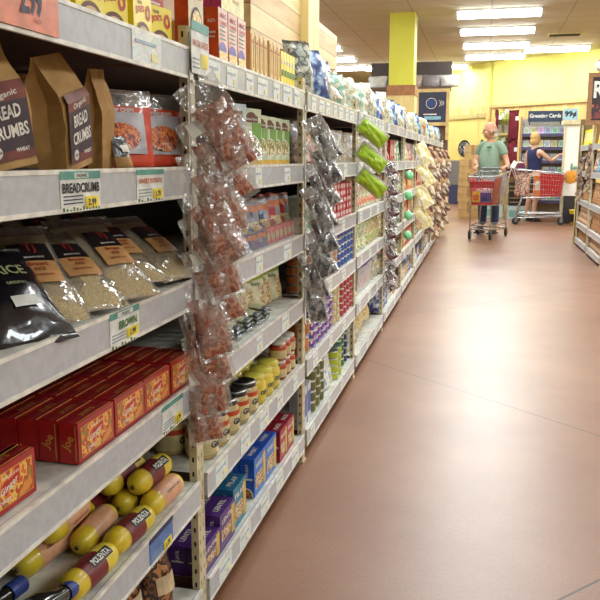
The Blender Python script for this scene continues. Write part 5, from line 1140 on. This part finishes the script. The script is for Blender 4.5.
# the man, faces -Y in his own frame
def man():
    root_loc = (.085, 12.72, 0); yaw = rad(-30)
    J = {'pelvis': ((0, .0, .93), .135), 'waist': ((0, -.045, 1.08), .15), 'chest': ((0, -.01, 1.28), .14), 'neck': ((0, .01, 1.445), .06), 'head': ((0, -.05, 1.55), .055)}
    E = [('pelvis', 'waist'), ('waist', 'chest'), ('chest', 'neck'), ('neck', 'head')]
    arms = {}
    for n_, sx in (('l', 1), ('r', -1)):
        J[n_ + 'sh'] = ((sx * .16, .01, 1.38), .062); J[n_ + 'ua'] = ((sx * .215, .02, 1.25), .05); J[n_ + 'el'] = ((sx * .26, .0, 1.12), .042); J[n_ + 'fa'] = ((sx * .27, -.12, 1.075), .037); J[n_ + 'wr'] = ((sx * .265, -.225, 1.05), .026)
        J[n_ + 'hip'] = ((sx * .085, 0, .86), .092); J[n_ + 'th'] = ((sx * .10, -.01, .68), .08); J[n_ + 'kn'] = ((sx * .105, -.015, .48), .058); J[n_ + 'ca'] = ((sx * .105, .02, .33), .055); J[n_ + 'an'] = ((sx * .105, .03, .09), .038)
        E += [('chest', n_ + 'sh'), (n_ + 'sh', n_ + 'ua'), (n_ + 'ua', n_ + 'el'), (n_ + 'el', n_ + 'fa'), (n_ + 'fa', n_ + 'wr'), ('pelvis', n_ + 'hip'), (n_ + 'hip', n_ + 'th'), (n_ + 'th', n_ + 'kn'), (n_ + 'kn', n_ + 'ca'), (n_ + 'ca', n_ + 'an')]
    J['lfa'] = ((.34, -.08, 1.075), .037); J['lwr'] = ((.39, -.16, 1.055), .026); J['lel'] = ((.275, .01, 1.12), .042); J['rel'] = ((-.235, -.05, 1.12), .042); J['rfa'] = ((-.14, -.19, 1.075), .037); J['rwr'] = ((-.055, -.285, 1.05), .026)
    def chain(*ns): return skin({k: J[k] for k in ns}, list(zip(ns, ns[1:])), 2)
    J['lin'] = ((.06, .02, 1.35), .06); J['rin'] = ((-.06, .02, 1.35), .06); J['lroot'] = ((.07, 0, .96), .1); J['rroot'] = ((-.07, 0, .96), .1)
    parts = [chain('pelvis', 'waist', 'chest', 'neck', 'head')]
    for n_ in 'lr': parts += [chain(n_ + 'in', n_ + 'sh', n_ + 'ua', n_ + 'el', n_ + 'fa', n_ + 'wr'), chain(n_ + 'root', n_ + 'hip', n_ + 'th', n_ + 'kn', n_ + 'ca', n_ + 'an')]
    hm, M4 = head_mb((0, -.065, 1.59), rad(-52), rad(4), 1.07); parts.append(hm)
    for n_, sx in (('l', 1), ('r', -1)): parts += hand(J[n_ + 'wr'][0], (-.15 * sx, -1, -.15), (0, -.1, 1), .9, 1, sx)
    body = fuse(parts, .0095)
    o = body.build('person', [SKIN], loc=root_loc, rot=(0, 0, yaw)); tag(o, 'bald man in mint T-shirt and jeans pushing a cart, head turned aside', 'person')
    g = lambda n_, e: (J[n_][0], J[n_][1] + e)
    TJ = {k: g(k, .018) for k in ('waist', 'chest', 'lsh', 'rsh', 'lua', 'rua')}; TJ['neck'] = ((0, .01, 1.41), .085); TJ['hem'] = ((0, -.02, .84), .178); TJ['mid'] = ((0, -.04, .96), .182); TJ['waist'] = ((0, -.055, 1.08), .178); TJ['lua'] = (J['lua'][0], .072); TJ['rua'] = (J['rua'][0], .072); TJ['chest'] = ((0, -.012, 1.28), .182)
    TJ['lcf'] = ((.235, .014, 1.205), .074); TJ['rcf'] = ((-.235, .014, 1.205), .074)
    tk = lambda *ns: skin({k: TJ[k] for k in ns}, list(zip(ns, ns[1:])), 2)
    TJ['lin'] = ((.05, 0, 1.35), .1); TJ['rin'] = ((-.05, 0, 1.35), .1); TJ['neck'] = ((0, .01, 1.43), .088); TJ['lsh'] = (J['lsh'][0], .084); TJ['rsh'] = (J['rsh'][0], .084)
    tee = fuse([tk('hem', 'mid', 'waist', 'chest', 'neck'), tk('lin', 'lsh', 'lua', 'lcf'), tk('rin', 'rsh', 'rua', 'rcf')], .011)
    t_ = tee.build('t_shirt', [mat('tee_mint', (138, 160, 138), .8, c2=(122, 146, 124), scale=6, bump=.25)], o)
    MB().box(.045, .10, -.2, -.165, 1.325, 1.345).build('chest_print', [mat('print_dark_green', (40, 80, 66))], t_)
    JJ = {'hipc': ((0, 0, .90), .15)}; EE = []
    for n_, sx in (('l', 1), ('r', -1)):
        JJ[n_ + 'a'] = ((sx * .09, 0, .82), .108); JJ[n_ + 'b'] = ((sx * .105, -.01, .5), .082); JJ[n_ + 'c'] = ((sx * .108, .02, .12), .066); EE += [('hipc', n_ + 'a'), (n_ + 'a', n_ + 'b'), (n_ + 'b', n_ + 'c')]
    skin(JJ, EE, 2).build('jeans', [mat('denim', (58, 70, 104), .8, c2=(46, 56, 88), scale=40, bump=.2)], o)
    for sx in (-1, 1): fuse([skin({'a': ((sx * .108, .05, .05), .042), 'b': ((sx * .112, -.05, .045), .045), 'c': ((sx * .118, -.15, .036), .034)}, [('a', 'b'), ('b', 'c')]), MB().box(sx * .113 - .042, sx * .113 + .042, -.17, .075, .0, .02)], .008).build('shoe', [SHOE], o)
    facekids(o, M4, mat('brow_grey', (150, 130, 116)))
    hr = MB()
    for k in range(11):
        a = rad(200 + k * 14 - 180 + 0); 
        a = rad(-10 + k * 20); hr.ball((.069 * math.cos(a), .012 + .087 * math.sin(a), -.01), .012, .014, .03, 8)
    hr.v = [M4 @ v for v in hr.v]; hr.build('hair', [mat('hair_grey', (206, 180, 160), .8)], o)
    MB().lathe([(.062, 0), (.066, .006), (.062, .012)], 16, 0, o=(0, -.0, 1.468)).build('collar', [mat('tee_collar', (120, 142, 122), .8)], o)
    return o
man()
pp = MB().box(-.035, .035, -.002, .002, 0, .11).build('shopping_list', [mat('paper_white', (244, 244, 236))], loc=(.40, 12.34, 1.03), rot=(rad(-15), rad(30), rad(-10))); tag(pp, 'white sheet of paper held at the cart handle by the man', 'paper')
def woman():
    J = {'pelvis': ((0, 0, .87), .125), 'waist': ((0, -.01, 1.02), .105), 'chest': ((0, -.01, 1.2), .118), 'neck': ((0, .01, 1.36), .05), 'head': ((0, -.0, 1.47), .05)}
    E = [('pelvis', 'waist'), ('waist', 'chest'), ('chest', 'neck'), ('neck', 'head')]
    J.update({'rsh': ((-.155, .01, 1.295), .052), 'rua': ((-.21, -.08, 1.2), .042), 'rel': ((-.235, -.2, 1.12), .036), 'rfa': ((-.21, -.31, 1.17), .032), 'rwr': ((-.18, -.42, 1.23), .022),
              'lsh': ((.155, .01, 1.295), .052), 'lua': ((.19, .02, 1.17), .042), 'lel': ((.21, .01, 1.04), .036), 'lfa': ((.19, -.1, .98), .031), 'lwr': ((.15, -.2, .97), .022)})
    for n_, sx in (('l', 1), ('r', -1)):
        E += [('chest', n_ + 'sh'), (n_ + 'sh', n_ + 'ua'), (n_ + 'ua', n_ + 'el'), (n_ + 'el', n_ + 'fa'), (n_ + 'fa', n_ + 'wr')]
        J[n_ + 'hip'] = ((sx * .08, 0, .8), .088); J[n_ + 'kn'] = ((sx * .09, -.01, .44), .052); J[n_ + 'ca'] = ((sx * .09, .02, .31), .05); J[n_ + 'an'] = ((sx * .09, .03, .08), .032)
        E += [('pelvis', n_ + 'hip'), (n_ + 'hip', n_ + 'kn'), (n_ + 'kn', n_ + 'ca'), (n_ + 'ca', n_ + 'an')]
    parts = [skin(J, E, 2)]; hm, M4 = head_mb((0, -.015, 1.515), 0, rad(8), .95); parts.append(hm)
    parts += hand(J['rwr'][0], (.1, -1, .3), (0, .3, 1), .3, .9, -1) + hand(J['lwr'][0], (-.1, -1, -.1), (0, 0, 1), .8, .9, 1)
    o = fuse(parts, .009).build('person', [SKINW], loc=(.89, 15.3, 0), rot=(0, 0, rad(128))); tag(o, 'blond woman in navy sleeveless top reaching towards the card rack', 'person')
    skin({'a': ((0, 0, .86), .15), 'b': ((0, -.01, 1.02), .128), 'c': ((0, -.01, 1.2), .138), 'd': ((0, .0, 1.31), .1), 'e': ((.12, .01, 1.31), .055), 'f': ((-.12, .01, 1.31), .055)}, [('a', 'b'), ('b', 'c'), ('c', 'd'), ('d', 'e'), ('d', 'f')], 2).build('sleeveless_top', [mat('top_navy_cloth', (36, 40, 84), .8, c2=(28, 32, 70), scale=8, bump=.2)], o)
    JJ = {'h': ((0, 0, .84), .14)}; EE = []
    for n_, sx in (('l', 1), ('r', -1)): JJ[n_ + 'a'] = ((sx * .085, 0, .76), .105); JJ[n_ + 'b'] = ((sx * .095, 0, .5), .085); EE += [('h', n_ + 'a'), (n_ + 'a', n_ + 'b')]
    skin(JJ, EE, 2).build('shorts', [mat('shorts_black', (34, 32, 38), .8)], o)
    for sx in (-1, 1): fuse([skin({'a': ((sx * .09, .05, .045), .034), 'b': ((sx * .093, -.05, .04), .036), 'c': ((sx * .096, -.13, .03), .028)}, [('a', 'b'), ('b', 'c')]), MB().box(sx * .093 - .035, sx * .093 + .035, -.15, .07, 0, .018)], .008).build('shoe', [SHOE], o)
    facekids(o, M4, mat('brow_blond', (170, 130, 80)))
    h_ = MB().ball((0, .03, .035), .088, .095, .1, 18).ball((0, .06, -.05), .078, .055, .08, 14).ball((.06, .015, -.03), .03, .05, .07, 10).ball((-.06, .015, -.03), .03, .05, .07, 10); h_.v = [M4 @ v for v in h_.v]
    fuse([h_], .008).build('hair', [mat('hair_blond', (214, 176, 108), .6, c2=(180, 140, 80), scale=60, bump=.5)], o)
woman()

# ------------------------------------------------------------------ shopping carts
CHR = mat('chrome_wire', (200, 200, 200), .25, .9); CRED = mat('cart_red', (200, 30, 36), .4, coat=.3); TYRE = mat('tyre_black', (36, 34, 34), .6); GREYP = mat('castor_grey', (120, 118, 116), .4)
def cart(loc, yaw, label):
    """front looks -Y in its own frame; handle at +Y"""
    o = empty('shopping_cart', loc, yaw); tag(o, label, 'shopping cart', 'shopping carts')
    yf, yr = -.42, .40
    def ring(t):   # t 0 bottom .. 1 top
        zf = .50 + t * .40; zr = .47 + t * .50; wf = .17 + t * .05; wr = .19 + t * .075; a = yf + (1 - t) * .05; b = yr - (1 - t) * .10
        return [Vector((-wf, a, zf)), Vector((wf, a, zf)), Vector((wr, b, zr)), Vector((-wr, b, zr))]
    bs = MB()
    for t in (0, .12, .3, .5, .7, .86):
        q = ring(t); bs.path(q + [q[0]], .0028 if t else .005, 4)
    lo, hi = ring(0), ring(1)
    for s_ in range(4):
        a0, a1, b0, b1 = lo[s_], lo[(s_ + 1) % 4], hi[s_], hi[(s_ + 1) % 4]; n_ = 9 if s_ % 2 == 0 else 18
        for k in range(n_ + 1): bs.cyl(a0.lerp(a1, k / n_), b0.lerp(b1, k / n_), .0022, n=4, cap=False)
    for k in range(10): bs.cyl(lo[0].lerp(lo[1], k / 9), lo[3].lerp(lo[2], k / 9), .0025, n=4, cap=False)
    bs.build('wire_basket', [CHR], o)
    rm = MB(); rm.path(hi + [hi[0]], .009, 8); rm.build('basket_rim', [CHR], o)
    # red side panels and bands just inside the wires
    sp = lambda s_, t0, t1, k0, k1, e: [ring(t0)[s_].lerp(ring(t0)[(s_ + 1) % 4], k0) * 1, ring(t0)[s_].lerp(ring(t0)[(s_ + 1) % 4], k1), ring(t1)[s_].lerp(ring(t1)[(s_ + 1) % 4], k1), ring(t1)[s_].lerp(ring(t1)[(s_ + 1) % 4], k0)]
    def slab(pts, nrm, th):
        m_ = MB(); nrm = Vector(nrm); v = [p - nrm * .006 for p in pts] + [p - nrm * (.006 + th) for p in pts]
        return m_.add(v, [(0, 1, 2, 3), (7, 6, 5, 4), (0, 4, 5, 1), (1, 5, 6, 2), (2, 6, 7, 3), (3, 7, 4, 0)])
    slab(sp(1, .03, .93, .02, .52, 0), (1, 0, 0), .006).build('side_panel', [CRED], o); slab(sp(3, .03, .93, .48, .98, 0), (-1, 0, 0), .006).build('side_panel', [CRED], o)
    slab(sp(0, .62, .84, .02, .98, 0), (0, -1, 0), .006).build('front_band', [CRED], o); slab(sp(0, .0, .10, .02, .98, 0), (0, -1, 0), .006).build('front_band', [CRED], o)
    hb = MB(); hb.path([hi[3], Vector((-.26, .50, 1.02))], .009, 8).path([hi[2], Vector((.26, .50, 1.02))], .009, 8).cyl((-.26, .50, 1.02), (.26, .50, 1.02), .008, n=10); hb.build('handle_bar', [CHR], o)
    MB().cyl((-.2, .50, 1.02), (.2, .50, 1.02), .016, n=12).build('handle_grip', [mat('grip_grey', (150, 150, 152), .4)], o)
    fr_ = MB()
    for sx in (-1, 1):
        fr_.path([Vector((sx * .19, .3, .48)), Vector((sx * .235, .40, .16)), Vector((sx * .24, .38, .12)), Vector((sx * .17, -.40, .15)), Vector((sx * .165, -.40, .5))], .011, 8)
        fr_.path([Vector((sx * .19, .3, .48)), Vector((sx * .25, .49, .99))], .011, 8)
    fr_.cyl((-.17, -.40, .15), (.17, -.40, .15), .011, n=8).cyl((-.24, .38, .13), (.24, .38, .13), .011, n=8); fr_.build('frame', [CHR], o)
    lr = MB()
    for k in range(9): lr.cyl((-.2 + k * .05, .34, .2), (-.16 + k * .04, -.36, .2), .003, n=4)
    lr.path([Vector((-.22, .36, .2)), Vector((.22, .36, .2)), Vector((.17, -.38, .2)), Vector((-.17, -.38, .2)), Vector((-.22, .36, .2))], .008, 6); lr.build('lower_rack', [CHR], o)
    for x, y in ((-.17, -.40), (.17, -.40), (-.24, .37), (.24, .37)):
        c_ = MB().cyl((x, y, .12), (x, y, .15), .014, n=10).box(x - .022, x - .016, y - .02, y + .03, .05, .125).box(x + .016, x + .022, y - .02, y + .03, .05, .125).box(x - .022, x + .022, y - .02, y + .03, .118, .126).build('caster', [GREYP], o)
        MB().cyl((x - .014, y + .015, .0625), (x + .014, y + .015, .0625), .062, n=18).build('wheel', [TYRE], c_)
    MB().add([(-.19, .30, .62), (.19, .30, .62), (.2, .34, .92), (-.2, .34, .92)], [(0, 1, 2, 3)]).build('child_seat_flap', [CHR if False else mat('flap_grey', (170, 168, 170), .4)], o)
    return o
CA = (.06, 11.98); cy = rad(-14)
CAo = cart((CA[0], CA[1], 0), cy, 'red and chrome shopping cart with groceries in front of the bald man')
CAo.scale = (.88, .95, 1)
def incart(base, yaw, x, y, z): c_, s_ = math.cos(yaw), math.sin(yaw); return (base[0] + x * c_ - y * s_, base[1] + x * s_ + y * c_, z)
def grocery(nm, label, cat, base, yaw, x, y, z, w_, d_, h_, c, c2, rz=0, bag=False):
    if bag: b = pillow(w_, h_, d_, hash(nm) % 50 if False else len(label), .01, 6, 8, stand=True); o = b.build(nm, [art('g_' + label[:24], [c, c2, c], 25)], loc=incart(base, yaw, x, y, z), rot=(0, 0, yaw + rad(-90 + rz)))
    else:
        b = MB().box(-w_ / 2, w_ / 2, -d_ / 2, d_ / 2, 0, h_); o = b.build(nm, [mat('g_' + label[:24], c, .4)], loc=incart(base, yaw, x, y, z), rot=(0, 0, yaw + rad(rz)))
        MB().box(-w_ * .36, w_ * .36, -d_ / 2 - .002, -d_ / 2, h_ * .3, h_ * .75).build('label', [mat('gl_' + label[:24], c2, .4)], o)
    return tag(o, label, cat)
grocery('snack_box', 'yellow and orange snack box at the front corner of the cart', 'box', CA, cy, -.09, -.29, .508, .12, .08, .19, (236, 186, 60), (226, 110, 50))
grocery('juice_pack', 'purple multipack with white caps in the cart', 'multipack', CA, cy, .045, -.28, .508, .14, .1, .17, (110, 60, 140), (60, 50, 110))
MB_ = MB()
for k in range(4): MB_.cyl((-.05 + k * .034, 0, 0), (-.05 + k * .034, 0, .03), .012, n=10)
MB_.build('bottle_caps', [WHITE], bpy.data.objects['juice_pack'], loc=(0, 0, .17))
grocery('tan_box', 'tan box standing along the cart side', 'box', CA, cy, .12, -.1, .5, .05, .3, .3, (214, 184, 140), (232, 214, 180))
grocery('frozen_bag', 'white and red bag lying on the cart groceries', 'bag', CA, cy, -.02, -.05, .55, .28, .1, .28, (232, 226, 222), (206, 60, 60), bag=True)
grocery('bread_bag', 'pale pink bag near the cart handle', 'bag', CA, cy, -.1, .13, .5, .16, .1, .36, (236, 214, 206), (190, 60, 70), bag=True)
CB = (.98, 14.72); cz_ = rad(84)
cart((CB[0], CB[1], 0), cz_, "shopping cart standing side-on in front of the blond woman")
grocery('orange_juice_box', 'orange carton with white label in the side-on cart', 'carton', CB, cz_, -.05, .03, .5, .16, .12, .36, (236, 130, 40), (244, 236, 220), rz=-84)
grocery('red_bag', 'red and white bag in the front of the side-on cart', 'bag', CB, cz_, -.08, -.22, .5, .22, .12, .34, (200, 50, 54), (236, 214, 206), bag=True, rz=-84)
grocery('tote_bag', 'brown patterned tote bag on the child seat of the side-on cart', 'tote bag', CB, cz_, -.12, .30, .5, .26, .14, .42, (140, 74, 60), (214, 180, 150), bag=True, rz=-84)

# ------------------------------------------------------------------ labels of the groceries on the long shelving
G = {}
for it in ITEMS: G.setdefault((it['desc'], it['bay'], it['sh']), []).append(it)
for (ds, b_, s_), L_ in G.items():
    ys = []
    for it in sorted(L_, key=lambda i: i['y']):
        if not ys or it['y'] - ys[-1] > .022: ys.append(it['y'])
        it['c'] = len(ys) - 1
    rows = sorted({i['row'] for i in L_}); levs = sorted({i['lev'] for i in L_})
    for it in L_:
        t = ds
        if len(ys) > 1: t += ', %s along' % ORD[it['c']]
        if len(rows) > 1: t += ', %s row' % ('front' if it['row'] == 0 else ORD[it['row']])
        if len(levs) > 1: t += ', %s layer' % ('bottom' if it['lev'] == 0 else 'top' if it['lev'] == levs[-1] else ORD[it['lev']])
        tail = ', %s shelf of %s bay' % (SHN[s_], ORD[b_]); t2 = t + tail
        if len(t2.replace(',', '').split()) > 16: t2 = t + ', %s shelf, %s bay' % (SHN[s_], ORD[b_])
        it['o']['label'] = t2; it['o']['category'] = it['cat']
        if len(L_) > 1: it['o']['group'] = '%s on the %s shelf of the %s bay' % (ds, SHN[s_], ORD[b_])

# ------------------------------------------------------------------ camera, world, view
f = 780.; a = math.atan(185 * math.cos(math.atan(141 / f)) / f); bb = math.atan(141 / f)
cam = bpy.data.cameras.new('camera'); co = bpy.data.objects.new('camera', cam); C.objects.link(co); SC.camera = co
cam.sensor_width = 36; cam.lens = f / 600 * 36; cam.clip_end = 80; cam.clip_start = .05
co.location = (0, 0, 1.156); co.rotation_euler = (math.pi / 2 - bb, 0, a)
w = bpy.data.worlds.new('store_air'); SC.world = w; w.use_nodes = True; w.node_tree.nodes['Background'].inputs[0].default_value = lin((235, 230, 215)); w.node_tree.nodes['Background'].inputs[1].default_value = .4
SC.view_settings.view_transform = 'Standard'; SC.view_settings.look = 'None'; SC.view_settings.gamma = 1; SC.view_settings.use_curve_mapping = False
SC.view_settings.exposure = 1.5
SC.cycles.max_bounces = 7; SC.cycles.transparent_max_bounces = 14; SC.cycles.diffuse_bounces = 4; SC.cycles.sample_clamp_indirect = 6; SC.cycles.caustics_reflective = False; SC.cycles.caustics_refractive = False
